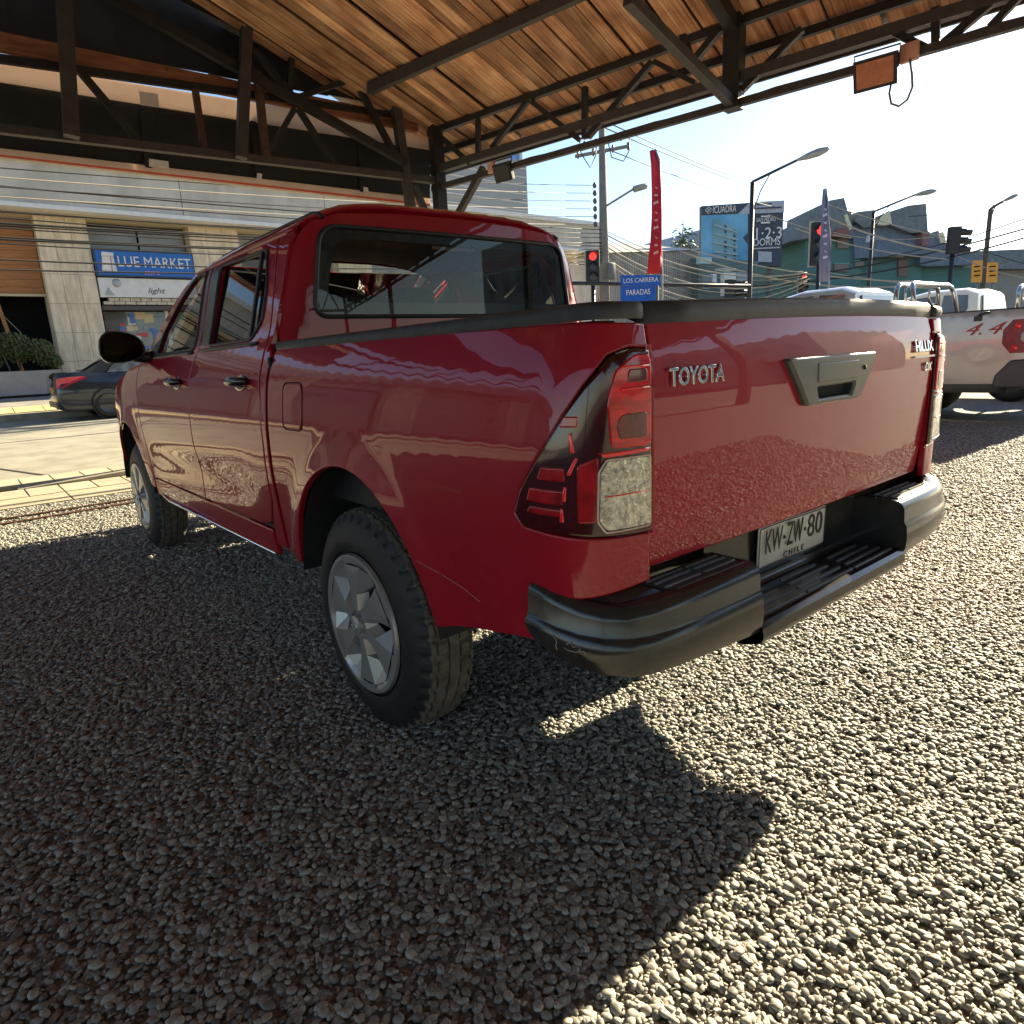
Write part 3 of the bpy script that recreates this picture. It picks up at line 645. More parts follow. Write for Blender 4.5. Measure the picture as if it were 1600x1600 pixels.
# black divider bar of the rear side window, belt seals, pillar blackout
dv = MB().bar(Vector(side(2.165,1.245))+Vector((-.0,0,0)), Vector(side(2.195,1.575)), .022, .012, up=(1,0,0)).build('window_divider', blackp, T); mir(dv)
for a, b, y0, y1 in ((1.226,1.226,2.05,2.80),(1.222,1.222,2.92,3.70)):
    mir(MB().tube([Vector(side(y0+(y1-y0)*i/8, a))+Vector((-.002,0,0)) for i in range(9)], .008, 6).build('belt_seal', blackp, T))
bp_ = panel('pillar_trim', [(2.72,1.245),(2.73,1.59),(2.835,1.595),(2.828,1.245)], side, (-1,0,0), ceram, T, lift=.0015, depth=.004, ins=.002, drop=.001); mir(bp_)
bp_ = panel('pillar_trim', [(2.856,1.245),(2.86,1.595),(2.905,1.597),(2.905,1.245)], side, (-1,0,0), ceram, T, lift=.0015, depth=.004, ins=.002, drop=.001); mir(bp_)
# --- door handles: dark cup with a pull bar
for y in (2.12, 3.05):
    def hmap(a, b, y=y): return (-hw(y+a, 1.083+b)-.001, y+a, 1.083+b)
    cup = panel('handle_cup', [(.07*math.cos(t*math.pi/12), .030*math.sin(t*math.pi/12)) for t in range(24)], hmap, (-1,0,0), M('handle_cup_dark', (.03,.002,.003), .2, coat=1), T, step=.02, ins=.008, drop=-.0015, depth=.006)
    pth = [Vector((-hw(y+a, 1.09)-d, y+a, 1.09)) for a, d in ((-.095,.004),(-.08,.024),(-.04,.036),(.02,.038),(.06,.034),(.095,.006))]
    hd = MB(); hd.tube(pth, [.012,.016,.018,.018,.016,.012], 10); ho = hd.build('door_handle', M('handle_black', (.012,.012,.012), .18, coat=.6), cup)
    c2 = mir(cup); h2 = ho.copy(); COL.objects.link(h2); h2.parent = c2
# side badge plates on the front fender
mir(MB().box((-.884,4.02,.972),(-.876,4.13,.985)).build('fender_badge', chrome, T))
# --- fuel door
fd = panel('fuel_door', rounded([(1.535,.935),(1.535,1.08),(1.685,1.08),(1.685,.935)], .03), side, (-1,0,0), red, T, step=.03, ins=.004, drop=.0025, depth=.004, lift=.003)
gl = [Vector(side(*p))+Vector((-.0006,0,0)) for p in resample(rounded([(1.531,.931),(1.531,1.084),(1.689,1.084),(1.689,.931)], .03), .02)]
MB().tube(gl+gl[:1], .0022, 5, cap=False).build('fuel_door_gap', under, T)
# --- mirrors
def mirror_shell(bm_side=-1):
    v, f = [], []; n, k = 20, 9
    for i in range(k):
        t = i/(k-1)
        for j in range(n):
            a = 2*math.pi*j/n; ex = math.copysign(abs(math.cos(a))**.7, math.cos(a)); ez = math.copysign(abs(math.sin(a))**.75, math.sin(a))
            s = (.62+.38*math.sin(math.pi*min(1, t*1.15)*.5)) if t < .9 else 1
            v.append((-.955+ex*.112*s*(1-.1*ez), 3.80-.13*t+.07, 1.285+ez*.083*s*(1-.18*ex)))
    for i in range(k-1):
        for j in range(n): f.append((i*n+j, i*n+(j+1) % n, (i+1)*n+(j+1) % n, (i+1)*n+j))
    f.append(tuple(range(n)))
    return v, f
v, f = mirror_shell(); mb = MB().add(v, f, True)
mm = mb.build('door_mirror', M('mirror_gloss_black', (.01,.01,.011), .12, coat=1, var=.1), T)
ring = v[-20:]; cen = sum((Vector(p) for p in ring), Vector())/20
mg = MB().add([cen+Vector((q_.x, -.012+.13*q_.x+.28*q_.z, q_.z)) for q_ in [(Vector(p)-cen)*.88 for p in ring]], [tuple(range(20))]).build('mirror_glass', M('mirror_silver', (.03,.034,.038), .03, 1., var=.02), mm)
MB().add([Vector(p) for p in ring]+[cen+(Vector(p)-cen)*.9+Vector((0,.001,0)) for p in ring], [(i, (i+1) % 20, 20+(i+1) % 20, 20+i) for i in range(20)], True).build('mirror_rim', blackp, mm)
ma = MB().tube([(-.89,3.80,1.235),(-.85,3.79,1.225),(-.80,3.76,1.225)], [.035,.03,.035], 10).build('mirror_arm', blackp, mm)
m2 = mir(mm)
for ch in list(mm.children):
    c = ch.copy(); COL.objects.link(c); c.parent = m2
mir(MB().prism([side(3.67,1.225), side(3.62,1.33), side(3.80,1.29), side(3.92,1.225)], (.008,0,0)).build('mirror_sail', blackp, T))
# --- roof, windscreen, bonnet, front
roof = panel('roof', [(-.672,1.97),(-.650,1.915),(-.59,1.88),(-.4,1.872),(.4,1.872),(.59,1.88),(.650,1.915),(.672,1.97),(.672,3.06),(.4,3.16),(0,3.19),(-.4,3.16),(-.672,3.06)], roofmap, (0,0,1), red, T, step=.06, depth=.03)
for s in (-1, 1):
    MB().tube([(s*.585, y, roofmap(.585, y)[2]-.003) for y in (1.872,1.88,1.9,1.94,2.2,2.6,3.0)], .008, 6).build('roof_moulding', blackp, T)
for s in (-1, 1): MB().tube([(s*(hw(y, 1.618)-.004), y, 1.618-.035*max(0, y-2.5)**2) for y in (1.93,2.0,2.3,2.6,2.9,3.1)], .013, 8).build('drip_rail', red, T)
cr_poly = [(-.79,1.19),(.79,1.19),(.778,1.28),(.742,1.40),(.697,1.55),(.665,1.605),(.62,1.648),(.54,1.672),(.3,1.69),(0,1.694),(-.3,1.69),(-.54,1.672),(-.62,1.648),(-.665,1.605),(-.697,1.55),(-.742,1.40),(-.778,1.28)]
rw = rounded([(-.655,1.308),(.655,1.308),(.60,1.628),(-.60,1.628)], [.06,.06,.07,.07], 6)
cabr = panel('cab_rear', cr_poly, cabrear, (0,-1,0), red, T, holes=[rw], step=.05, depth=.03)
frit = panel('window_frit', offset(rw, .001), cabrear, (0,-1,0), ceram, T, holes=[rounded([(-.60,1.362),(.60,1.362),(.545,1.588),(-.545,1.588)], .06, 6)], step=.06, lift=-.004, depth=.003, ins=.002, drop=0)
rg = panel('rear_window', offset(rw, .002), cabrear, (0,-1,0), glassr, T, step=.1, lift=-.0025, depth=.001, ins=.002, drop=0)
gk = [Vector(cabrear(*p))+Vector((0,-.001,0)) for p in resample(rw, .03)]
MB().tube(gk+gk[:1], .009, 6, cap=False).build('window_gasket', blackp, T)
MB().box((-.11,1.885,1.575),(.11,1.91,1.60)).build('brake_lamp', M('brake_lamp_red', (.25,.16,.15), .3, var=.2, scale=60), T)
def wsmap(x, s):   # windscreen: s 0 bottom .. 1 top
    return (x*(.755-.10*s), 4.03-.88*s-.10*(x**2), 1.215+.445*s)
panel('windscreen', [(-.93,.02),(.93,.02),(.93,.97),(-.93,.97)], wsmap, (0,1,1), glassr, T, step=.15, depth=.004, ins=.01, drop=0)
def hoodmap(x, y): return (x, y, 1.205-.05*sm(4.0,4.5,y)-.10*sm(4.4,5.25,y)+.012*math.cos(x*2.2)-.10*(abs(x)/.8)**4*(1+sm(4.3,5.1,y)))
panel('bonnet', [(-.80,4.02),(.80,4.02),(.80,4.5),(.74,4.9),(.6,5.1),(0,5.2),(-.6,5.1),(-.74,4.9),(-.80,4.5)], hoodmap, (0,0,1), red, T, step=.08)
mb = MB()
fp = [(-.80,4.98),(-.74,5.10),(-.5,5.22),(0,5.28),(.5,5.22),(.74,5.10),(.80,4.98)]
for z0, z1, nm, mt, sc in ((.46,.74,'front_bumper',red,1.0),(.745,1.03,'grille',blackp,.985)):
    b = MB(); k = len(fp); V_ = []
    for z, s in ((z0,.97),((z0+z1)/2,1.0),(z1,.97)):
        V_ += [(x*sc, 4.6+(y-4.6)*s*sc, z) for x, y in fp]
    b.add(V_, [(r*k+i, r*k+i+1, (r+1)*k+i+1, (r+1)*k+i) for r in range(2) for i in range(k-1)], True); b.build(nm, mt, T)
for s in (-1, 1):
    MB().prism([(s*.56,5.20,.86),(s*.80,4.99,.88),(s*.79,4.98,.98),(s*.58,5.18,.97)], (0,-.08,0)).build('headlight', M('headlight_clear', (.6,.62,.64), .05, .3, coat=1), T)
# --- bed: inner walls, floor, rail caps
mb = MB(); mb.box((-.74,.38,.69),(.74,1.82,.71)); mb.box((-.80,.34,.70),(-.74,1.82,1.19)); mb.box((.74,.34,.70),(.80,1.82,1.19)); mb.box((-.74,1.78,.68),(.74,1.83,1.19))
mb.build('bed_liner', blackp, T)
def capstrip(path, w0, h, name, parent=T):
    """rail cap: rounded strip; path of (outer point, inward dir)"""
    sec = [(0,-.020),(-.004,-.004),(-.001,.016),(.008,.026),(.03,.029),(w0,.026),(w0+.004,.0)]
    v = []; k = len(sec)
    for p, d in path: v += [Vector(p)+Vector(d)*a+Vector((0,0,b*h)) for a, b in sec]
    f = [(i*k+j, i*k+j+1, (i+1)*k+j+1, (i+1)*k+j) for i in range(len(path)-1) for j in range(k-1)] + [tuple(range(k)), tuple(range((len(path)-1)*k, len(path)*k))[::-1]]
    return MB().add(v, f, True).build(name, capm, parent)
pp = []
for y in [1.826,1.6,1.3,1.0,.7,.5,.42,.38,.33,.29,.26,.235,.21,.18,.15,.135]:
    a = Vector(bedmap(y, 1.20)); d = Vector((1,0,0)) if y > .42 else (Vector((-.60,.60,1.20))-a).normalized(); d.z = 0; d.normalize()
    pp.append((a+Vector((0,0,.004))-d*.003, d))
cp_ = capstrip(pp, .07, .68, 'rail_cap'); mir(cp_)
tc_ = capstrip([(Vector(gatemap(x, 1.20))+Vector((0,-.004,-.003+.010*(x+.7)/1.4+.010*(1-(x/.7)**2))), Vector((0,1,0))) for x in [-.702+.1404*i/1 for i in range(11)]], .05, .95, 'tailgate_cap')
# --- tailgate
gate = panel('tailgate', [(-.700,.69),(.700,.69),(.706,1.0),(.700,1.192),(.35,1.203),(0,1.207),(-.35,1.203),(-.700,1.192),(-.706,1.0)], gatemap, (0,-1,0), red, T, step=.045, depth=.04,
             holes=[rounded([(-.205,1.078),(-.125,.992),(.125,.992),(.205,1.078)][::-1], .01)])
hb = []   # handle escutcheon: proud black trapezoid with a grip slot
def hmap2(x, z): return (x, gatemap(x, z)[1]-.017, z)
HP = rounded([(-.240,1.096),(-.143,.978),(.143,.978),(.240,1.096)][::-1], .012)
slot = rounded([(-.10,1.022),(-.085,.992),(.085,.992),(.10,1.022)][::-1], .006)
hg = M('handle_grey_plastic', (.055,.057,.055), .35, var=.1, scale=30, coat=.2, crough=.3)
hs = panel('tailgate_handle', HP, hmap2, (0,-1,0), hg, gate, holes=[slot], step=.03, ins=.007, drop=.007, depth=.03)
MB().box((-.115,.275,.985),(.115,.295,1.03)).build('grip_recess', under, hs)
panel('pull_flap', rounded([(-.105,1.032),(.115,1.032),(.118,1.080),(-.105,1.080)], .006), lambda x, z: (x, gatemap(x, z)[1]-.019, z), (0,-1,0), hg, hs, step=.03, ins=.004, drop=.002, depth=.006)
MB().lathe([(-.002,.0),(-.002,.006),(.004,.006)], (.152, gatemap(.152,1.058)[1]-.018, 1.058), 'y', 12).build('lock_cylinder', under, hs)
text('badge_letters', 'TOYOTA', Vector(gatemap(-.568,1.076))+Vector((0,-.003,0)), (1,0,0), (0,.03,1), .050, chrome, gate, ext=.003, width=.186, bevel=.0012)
text('badge_letters', 'HILUX', Vector(gatemap(.612,1.098))+Vector((0,-.003,0)), (1,0.03,0), (0,.2,1), .047, chrome, gate, ext=.003, width=.15, bevel=.0012)
MB().box((.535,.268,1.066),(.69,.274,1.072)).build('badge_underline', chrome, gate)
text('badge_letters', 'DX', Vector(gatemap(.655,1.035))+Vector((0,-.003,0)), (1,0.03,0), (0,.0,1), .036, chrome, gate, ext=.003, width=.055, bevel=.001)
# --- tail lamps
lensd = M('lamp_dark_red', (.045,.0012,.0025), .10, var=.6, scale=9, coat=.7, crough=.01)
lensr = M('lamp_red', (.60,.006,.010), .12, var=.45, scale=16, coat=.5, crough=.01, stretch=(1,1,4))
lensb = M('lamp_bright_red', (.85,.012,.02), .2, var=.15, scale=30, coat=1, emit=(1,.02,.03), estr=0)
lensc = M('lamp_clear', (.50,.48,.38), .08, .5, var=.6, scale=70, bump=.8, bscale=110, coat=1, crough=.01)
def lamp(parent_name='tail_lamp'):
    L = panel('tail_lamp', lamp_poly[::-1] if area2(lamp_poly) < 0 else lamp_poly, bedmap, (-1,-1,0), lensd, T, step=.03, ins=.007, drop=.006, depth=.025, lift=.009)
    kw = dict(step=.025, ins=.003, drop=.002, depth=.004)
    def sub(nm, poly, mt, lift=.0115): return panel(nm, poly, bedmap, (-1,-1,0), mt, L, lift=lift, **kw)
    sub('red_lens', rounded([(.136,.955),(.222,.957),(.226,.99),(.232,1.04),(.215,1.098),(.17,1.125),(.136,1.125)], .012), lensr)
    sub('clear_lens', rounded([(.136,.798),(.232,.801),(.250,.822),(.246,.915),(.228,.936),(.136,.934)], .006), lensc)
    sub('red_lens', rounded([(.255,.82),(.30,.82),(.30,.93),(.25,.945)], .008), M('lamp_mid_red', (.34,.005,.009), .14, var=.5, scale=22, coat=.6))
    for z0, z1, a0, a1 in ((.90,.925,.33,.40),(.855,.882,.335,.43),(.832,.846,.34,.43),(1.0,1.02,.30,.345)):
        sub('reflector_bar', rounded([(a0,z0),(a1,z0),(a1-.01,z1),(a0,z1)], .004), M('lamp_mid_red'))
    for q in ([(.305,.955),(.315,.953),(.322,.985),(.314,.992)],[(.316,.912),(.326,.912),(.305,.945),(.297,.943)],[(.328,.862),(.338,.862),(.332,.89),(.325,.89)],[(.333,.822),(.344,.822),(.341,.848),(.334,.848)],[(.14,.944),(.238,.942),(.25,.951),(.14,.951)]):
        sub('light_guide', q, lensb, .0125)
    sub('inner_housing', rounded([(.145,.972),(.205,.972),(.212,1.0),(.20,1.02),(.145,1.02)], .008), M('lamp_dark_inner', (.12,.004,.006), .15, var=.5, scale=30, coat=.6), .0128)
    sub('inner_housing', rounded([(.145,1.075),(.19,1.075),(.185,1.10),(.145,1.10)], .006), M('lamp_dark_inner', (.12,.004,.006), .15), .0128)
    edge = [Vector(bedmap(*p)) for p in resample(rounded([(.134,.796),(.233,.799),(.252,.821),(.248,.916),(.229,.938),(.134,.936)], .006), .02)]
    cn = sum(edge, Vector())/len(edge)
    MB().tube([e+(Vector((-1,-1.2,0))).normalized()*.0125 for e in edge]+[edge[0]+(Vector((-1,-1.2,0))).normalized()*.0125], .0022, 5, cap=False).build('lens_rim', M('lens_rim_pale', (.6,.45,.4), .2, coat=1), L)
    for z in (1.065, 1.105): MB().tube([Vector(bedmap(a, z))+Vector((-.3,-1,0)).normalized()*.0125 for a in (.14,.16,.18,.20)], .002, 5).build('lens_rib', lensb, L)
    MB().tube([Vector(bedmap(a, .868))+Vector((-.3,-1,0)).normalized()*.0125 for a in (.14,.17,.20,.24)], .0014, 5).build('lens_rib', lensb, L)
    return L
L1 = lamp(); L2 = mir(L1)
for ch in list(L1.children):
    c = ch.copy(); COL.objects.link(c); c.parent = L2
# --- rear bumper
wing = [(-.402,.205),(-.5,.205),(-.6,.207),(-.7,.213),(-.77,.224),(-.82,.241),(-.86,.27),(-.89,.31),(-.905,.36),(-.908,.41),(-.908,.445)]
def bumper_wing():
    v = []; S = 0
    for i, (x, y) in enumerate(wing):
        a = Vector(wing[max(0, i-1)]); b = Vector(wing[min(len(wing)-1, i+1)]); d = (b-a).normalized(); n = Vector((-d.y, d.x))
        if n.y > 0 and n.x > -.2: n = -n
        n = Vector((-abs(n.x), -abs(n.y)))
        t = i/(len(wing)-1); zb = .472+.085*t**1.8+.008*math.sin(math.pi*min(1, t*2.2)); zt = .648+.037*sm(.5, 1, t); zc_ = .578+.03*sm(.4, 1, t)
        sec = [(-.085,zb+.03),(-.03,zb+.002),(-.008,zb+.010),(.002,zb+.035),(.004,(zb+zc_)/2+.01),(.001,zc_-.004),(-.004,zc_+.003),(-.007,zc_+.009),(-.009,zt-.026),(-.014,zt-.011),(-.026,zt),(-.05,zt+.002),(-.14 if i < 6 else -.05,zt+.003)]
        for o, z in sec: v.append((x+n.x*o, y+n.y*o, z))
    k = 13
    f = [(i*k+j, i*k+j+1, (i+1)*k+j+1, (i+1)*k+j) for i in range(len(wing)-1) for j in range(k-1)] + [tuple(range(k)), tuple(range((len(wing)-1)*k, len(wing)*k))]
    return v, f
v, f = bumper_wing(); BW = MB().add(v, f, True)
me = BW.mesh('bumper_end'); me.set_sharp_from_angle(angle=math.radians(38))
bump = link('rear_bumper', me, bumpm, T); bump2 = mir(bump)
# centre: step tread, lip, back wall and cheeks of the recess
prof = [(.205,.455),(.2005,.47),(.203,.492),(.213,.503),(.225,.505),(.35,.505),(.362,.515),(.366,.69),(.40,.69),(.40,.44),(.25,.44)]
sv = []
for x in (-.401,.401): sv += [(x, y, z) for y, z in prof]
k = len(prof)
stp = MB().add(sv, [(j, (j+1) % k, k+(j+1) % k, k+j) for j in range(k)]).build('bumper_step', bumpm, T, bevel=.006)
for s in (-1, 1):
    MB().prism([(s*.401,.21,.50),(s*.401,.40,.50),(s*.401,.40,.645),(s*.401,.25,.645),(s*.401,.215,.62)], (s*.012,0,0)).build('recess_cheek', bumpm, T)
for j, y in enumerate((.232,.262,.292,.322)):
    for x0, x1 in ((-.39,-.15),(-.135,.12),(.135,.38)):
        MB().box((x0+.01*j,y,.504),(x1-.012*j,y+.007,.5085)).build('tread_rib', M('tread_rib_grey', (.17,.18,.19), .3, var=.2), stp)
for s in (-1, 1):
    pad = MB().prism([(s*.425,.242,.649),(s*.66,.247,.649),(s*.69,.265,.649),(s*.69,.335,.649),(s*.425,.335,.649)], (0,0,.004)).build('step_pad', blackp, T, bevel=.002)
    for y in (.262,.288,.310):
        for x0, x1 in ((.43,.545),(.56,.68)): MB().box((min(s*x0,s*x1),y,.6525),(max(s*x0,s*x1),y+.005,.657)).build('tread_rib', M('tread_rib_grey', (.10,.105,.11), .3), pad)
sc_ = M('scratch_pale', (.30,.29,.27), .6)
MB().tube([Vector(bedmap(*p))+Vector((-.0004,0,0)) for p in ((.915,.648),(.85,.635),(.78,.618),(.70,.60),(.64,.582))], .0007, 4).build('scratch', sc_, bedside)
def onbump(a, z):   # point on the bumper end: a = distance along the wing path index
    i = min(int(a), len(wing)-2); t = a-i; x = wing[i][0]*(1-t)+wing[i+1][0]*t; y = wing[i][1]*(1-t)+wing[i+1][1]*t
    d = (Vector(wing[i+1])-Vector(wing[i])).normalized(); n = Vector((-abs(d.y), -abs(d.x))); return Vector((x+n.x*.0045, y+n.y*.0045, z+.030))
for q in ([(8.1,.560),(7.95,.555),(7.9,.548),(7.95,.54),(7.9,.532)],[(7.5,.548),(7.3,.555),(7.2,.545),(7.0,.55),(6.9,.545),(7.0,.54)],[(7.6,.540),(7.4,.536),(7.1,.536),(6.8,.54),(6.7,.534)]):
    MB().tube([onbump(*p) for p in q], .0009, 4).build('scratch', sc_, bump)
# valance between tailgate and bumper, number plate
MB().box((-.84,.405,.60),(.84,.42,.70)).build('rear_valance', under, T)
plm = M('plate_white', (.62,.61,.57), .45, var=.12, scale=25, coat=.2)
plk = M('plate_black', (.015,.013,.012), .5, var=.2)
pv = []; 
def pmap(x, z): return (x, .349-.004*math.sin(x*16)-.02*(z-.605), z)
plate = panel('number_plate', rounded([(-.18,.545),(.18,.545),(.18,.662),(-.18,.662)], .008), pmap, (0,-1,0), plm, T, step=.03, ins=.004, drop=.001, depth=.003)
for s, x, wd in (('KW',-.113,.085),('ZW',.0,.085),('80',.113,.085)):
    text('plate_letters', s, (x,.3440,.615), (1,0,0), (0,-.02,1), .095, plk, plate, ext=.0008, width=wd)
text('plate_letters', 'CHILE', (0,.3462,.562), (1,0,0), (0,-.02,1), .024, plk, plate, ext=.0008, width=.11, spacing=1.6)
for x in (-.057,.057):
    MB().lathe([(0,.0),(-.001,.005),(.001,.006)], (x,.3440,.615), 'y', 10).build('plate_dot', plk, plate)
e = [Vector(pmap(*p))+Vector((0,-.002,0)) for p in resample(rounded([(-.176,.549),(.176,.549),(.176,.658),(-.176,.658)], .008), .03)]
MB().tube(e+e[:1], .0013, 4, cap=False).build('plate_border', plk, plate)
# --- underbody: chassis rails, axle, leaf springs, wheel wells, tank, exhaust, spare wheel
MB().box((-.80,1.9,.50),(.80,4.0,.54)).build('cab_floor', under, T); MB().box((-.855,1.838,.47),(.855,1.858,1.17)).build('cab_back_panel', under, T)  # second box: filler added to stop sun streaking through the cab-bed gap
mb = MB()
for s in (-1, 1): mb.box((s*.46-.05,.42,.46),(s*.46+.05,4.9,.58))
for y in (.5,1.9,3.2,4.7): mb.box((-.42,y,.49),(.42,y+.08,.56))
mb.build('chassis_frame', under, T)
mb = MB().lathe([(-.68,.0),(-.68,.045),(.68,.045),(.68,0)], (0,AXR,HUBZ), 'x', 14); mb.lathe([(-.13,.05),(-.08,.13),(.08,.13),(.13,.05)], (.05,AXR,HUBZ), 'x', 16); mb.build('rear_axle', under, T)
MB().lathe([(-.68,.04),(.68,.04)], (0,AXF,HUBZ), 'x', 12).build('front_axle', under, T)
for s in (-1, 1):
    MB().tube([(s*.52,.62,.53),(s*.52,.9,.475),(s*.52,AXR,.43),(s*.52,1.6,.45),(s*.52,1.88,.49)], .022, 6).build('leaf_spring', under, T)
    for yc, z1 in ((AXR,.86),(AXF,.88)):
        b = MB(); n = 20; v = []
        for i in range(n+1):
            th = math.radians(8+164*i/n); v += [(s*.885, yc+.47*math.cos(th)*.93, .36+.50*math.sin(th)), (s*.50, yc+.47*math.cos(th)*.93, .36+.50*math.sin(th))]
        b.add(v, [(2*i, 2*i+1, 2*i+3, 2*i+2) for i in range(n)], True)
        b.build('wheel_well', under, T)
MB().lathe([(-.10,.16),(-.10,.34),(.10,.34),(.10,.16)], (0,.78,.60), 'z', 28).build('spare_wheel', rubber, T)
MB().tube([(.35,3.4,.40),(.32,2.2,.40),(.30,1.75,.44),(.28,.7,.56)], .032, 10).build('exhaust_pipe', under, T)
MB().box((-.38,2.0,.36),(-.02,2.9,.50)).build('fuel_tank', under, T, bevel=.03)
# --- wheels
def tyre_mesh():
    prof = []   # (across 0..1 from outer to inner, radius)
    W = .228; n = 240; v = []
    xs = [0,.004,.012,.022,.030,.038,.044,.050,.056,.0565,.0625,.063,.078,.092,.0925,.0985,.099,.114]
    rs = [.232,.240,.262,.292,.315,.333,.343,.349,.3505,.3425,.3425,.352,.3535,.354,.3455,.3455,.354,.3545]
    bul = [.012,.004,-.004,-.006,-.004,0,0,0,0,0,0,0,0,0,0,0,0,0]
    X = [a+b for a, b in zip(xs, bul)]; full = list(zip(X, rs))+[(W-a, r) for a, r in zip(X[-2::-1], rs[-2::-1])]
    k = len(full)
    for i in range(n):
        th = 2*math.pi*i/n
        for j, (a, r) in enumerate(full):
            m = min(a, W-a); rr = r; ph = i % 6
            if .028 < m < .0562:                       # shoulder blocks with cross grooves
                if ph in (0, 1): rr -= .012 if m > .036 else .006
                if ph == 3 and m > .045: rr -= .004
            elif .0627 < m < .0923:                    # slanted grooves of the middle ribs
                if (i+(3 if a > W/2 else 0)) % 6 in (0, 1): rr -= .010
            tw = .02*math.sin(min(1, max(0, (m-.0565)/.036))*math.pi)*(1 if a < W/2 else -1)
            v.append((a, rr*math.cos(th+tw), rr*math.sin(th+tw)))
    f = [(i*k+j, i*k+j+1, ((i+1) % n)*k+j+1, ((i+1) % n)*k+j) for i in range(n) for j in range(k-1)]
    me = MB().add(v, f, True).mesh('tyre'); me.set_sharp_from_angle(angle=math.radians(32));     me.materials.append(rubber); me.materials.append(M('tyre_tread_dusty', (.10,.088,.066), .9, var=.35, scale=25, bump=.2, bscale=150))
    for p in me.polygons:
        if .046 < p.center.x < W-.046: p.material_index = 1
    return me
def cap_mesh():
    """six-spoke wheel cover with folded facets and pierced windows; outer face toward -x"""
    v, f = [], []; R_ = math.radians
    def P(r, d, x): v.append((x, r*math.cos(R_(d)), r*math.sin(R_(d)))); return len(v)-1
    for k in range(6):
        o = 60*k; T_ = 8
        A, B = P(.046,o-17,-.004), P(.046,o+17,-.004); C, D = P(.098,o+13,-.002), P(.192,o+20,0); E, F_ = P(.192,o-9,0), P(.098,o-9,-.002)
        M0 = P(.150,o+6,-.006)                                   # ridge of the paddle
        N_ = P(.046,o+43,-.004); E2, F2 = P(.192,o+51,0), P(.098,o+51,-.002)
        V1, V2 = P(.192,o+36,.012), P(.140,o+34,.036); H1, H2, H3 = P(.100,o+19,.034), P(.138,o+27,.036), P(.104,o+45,.034); H0 = P(.066,o+31,.030)
        f += [(A,B,C,F_),(F_,C,M0),(C,D,M0),(D,E,M0),(E,F_,M0)]
        f += [(C,H1,H2,V2),(C,V2,D),(D,V2,V1),(V1,V2,E2),(V2,F2,E2),(V2,H3,F2),(V2,H2,H3)] if False else [(C,V2,D),(D,V2,V1),(V1,V2,E2),(V2,F2,E2),(C,H1,V2),(V2,H3,F2)]
        f += [(B,H0,H1,C),(N_,F2,H3,H0),(B,N_,H0)]
        n = 6                                                    # rim flange
        prev = None
        for j in range(13):
            d = o-9+5*j; t = (0 if j <= 5 else 1); xi = 0 if (d-o) <= 20 else (.010 if 28 < d-o < 44 else .005)
            cur = (P(.192,d,xi+.0005), P(.207,d,-.001), P(.2185,d,.000), P(.222,d,.010))
            if prev: f += [(prev[i],prev[i+1],cur[i+1],cur[i]) for i in range(3)]
            prev = cur
        for j in range(6):                                       # hub cup
            pass
    base = len(v); NT = 36; prof = [(.046,-.004),(.040,.006),(.033,.006),(.030,-.014),(.022,-.017),(0.0001,-.017)]
    for r, x in prof:
        for j in range(NT): P(r, 360*j/NT, x)
    for i in range(len(prof)-1):
        for j in range(NT): f.append((base+i*NT+j, base+i*NT+(j+1) % NT, base+(i+1)*NT+(j+1) % NT, base+(i+1)*NT+j))
    me = MB().add(v, f, False).mesh('cap', fix=False)
    bm = bmesh.new(); bm.from_mesh(me); bm.normal_update()
    for q in bm.faces:
        if q.normal.x > 0: q.normal_flip()
    bm.to_mesh(me); bm.free(); me.polygons.foreach_set('use_smooth', [True]*len(me.polygons)); me.set_sharp_from_angle(angle=math.radians(14)); return me
TY, CP = tyre_mesh(), cap_mesh()
CP.materials.append(wheelm)
hubd = MB().lathe([(.05,0),(.05,.06),(.048,.19),(.012,.219),(.004,.225),(.002,.232),(.03,.236)], (0,0,0), 'x', 40).mesh('rim'); hubd.materials.append(M('rim_steel', (.02,.02,.02), .5, .4))
logo = MB().lathe([(-.0180,0),(-.0180,.020),(-.0165,.022)], (0,0,0), 'x', 24).mesh('hub_emblem'); logo.materials.append(wheelm)
ring1 = MB().tube([(-.0190,.016*math.cos(t*math.pi/12),.011*math.sin(t*math.pi/12)) for t in range(25)], .0014, 5, cap=False).mesh('emblem_ring'); ring1.materials.append(chrome)
def wheel(x, y, rz, spin):
    t = bpy.data.objects.new('wheel', TY); COL.objects.link(t); t.parent = T
    t.location = (x, y-T.location.y, HUBZ); t.rotation_euler = (spin, 0, rz)
    for nm, me_, dx in (('rim', hubd, .014), ('wheel_cover', CP, .004), ('hub_emblem', logo, .004), ('emblem_ring', ring1, .004)):
        c = bpy.data.objects.new(nm, me_); COL.objects.link(c); c.parent = t; c.location = (dx, 0, 0)
    return t
XW = .902
wheel(-XW, AXR, 0, .35); wheel(-XW+.004, AXF, 0, 1.2); wheel(XW, AXR, math.pi, .9); wheel(XW-.004, AXF, math.pi, .2)
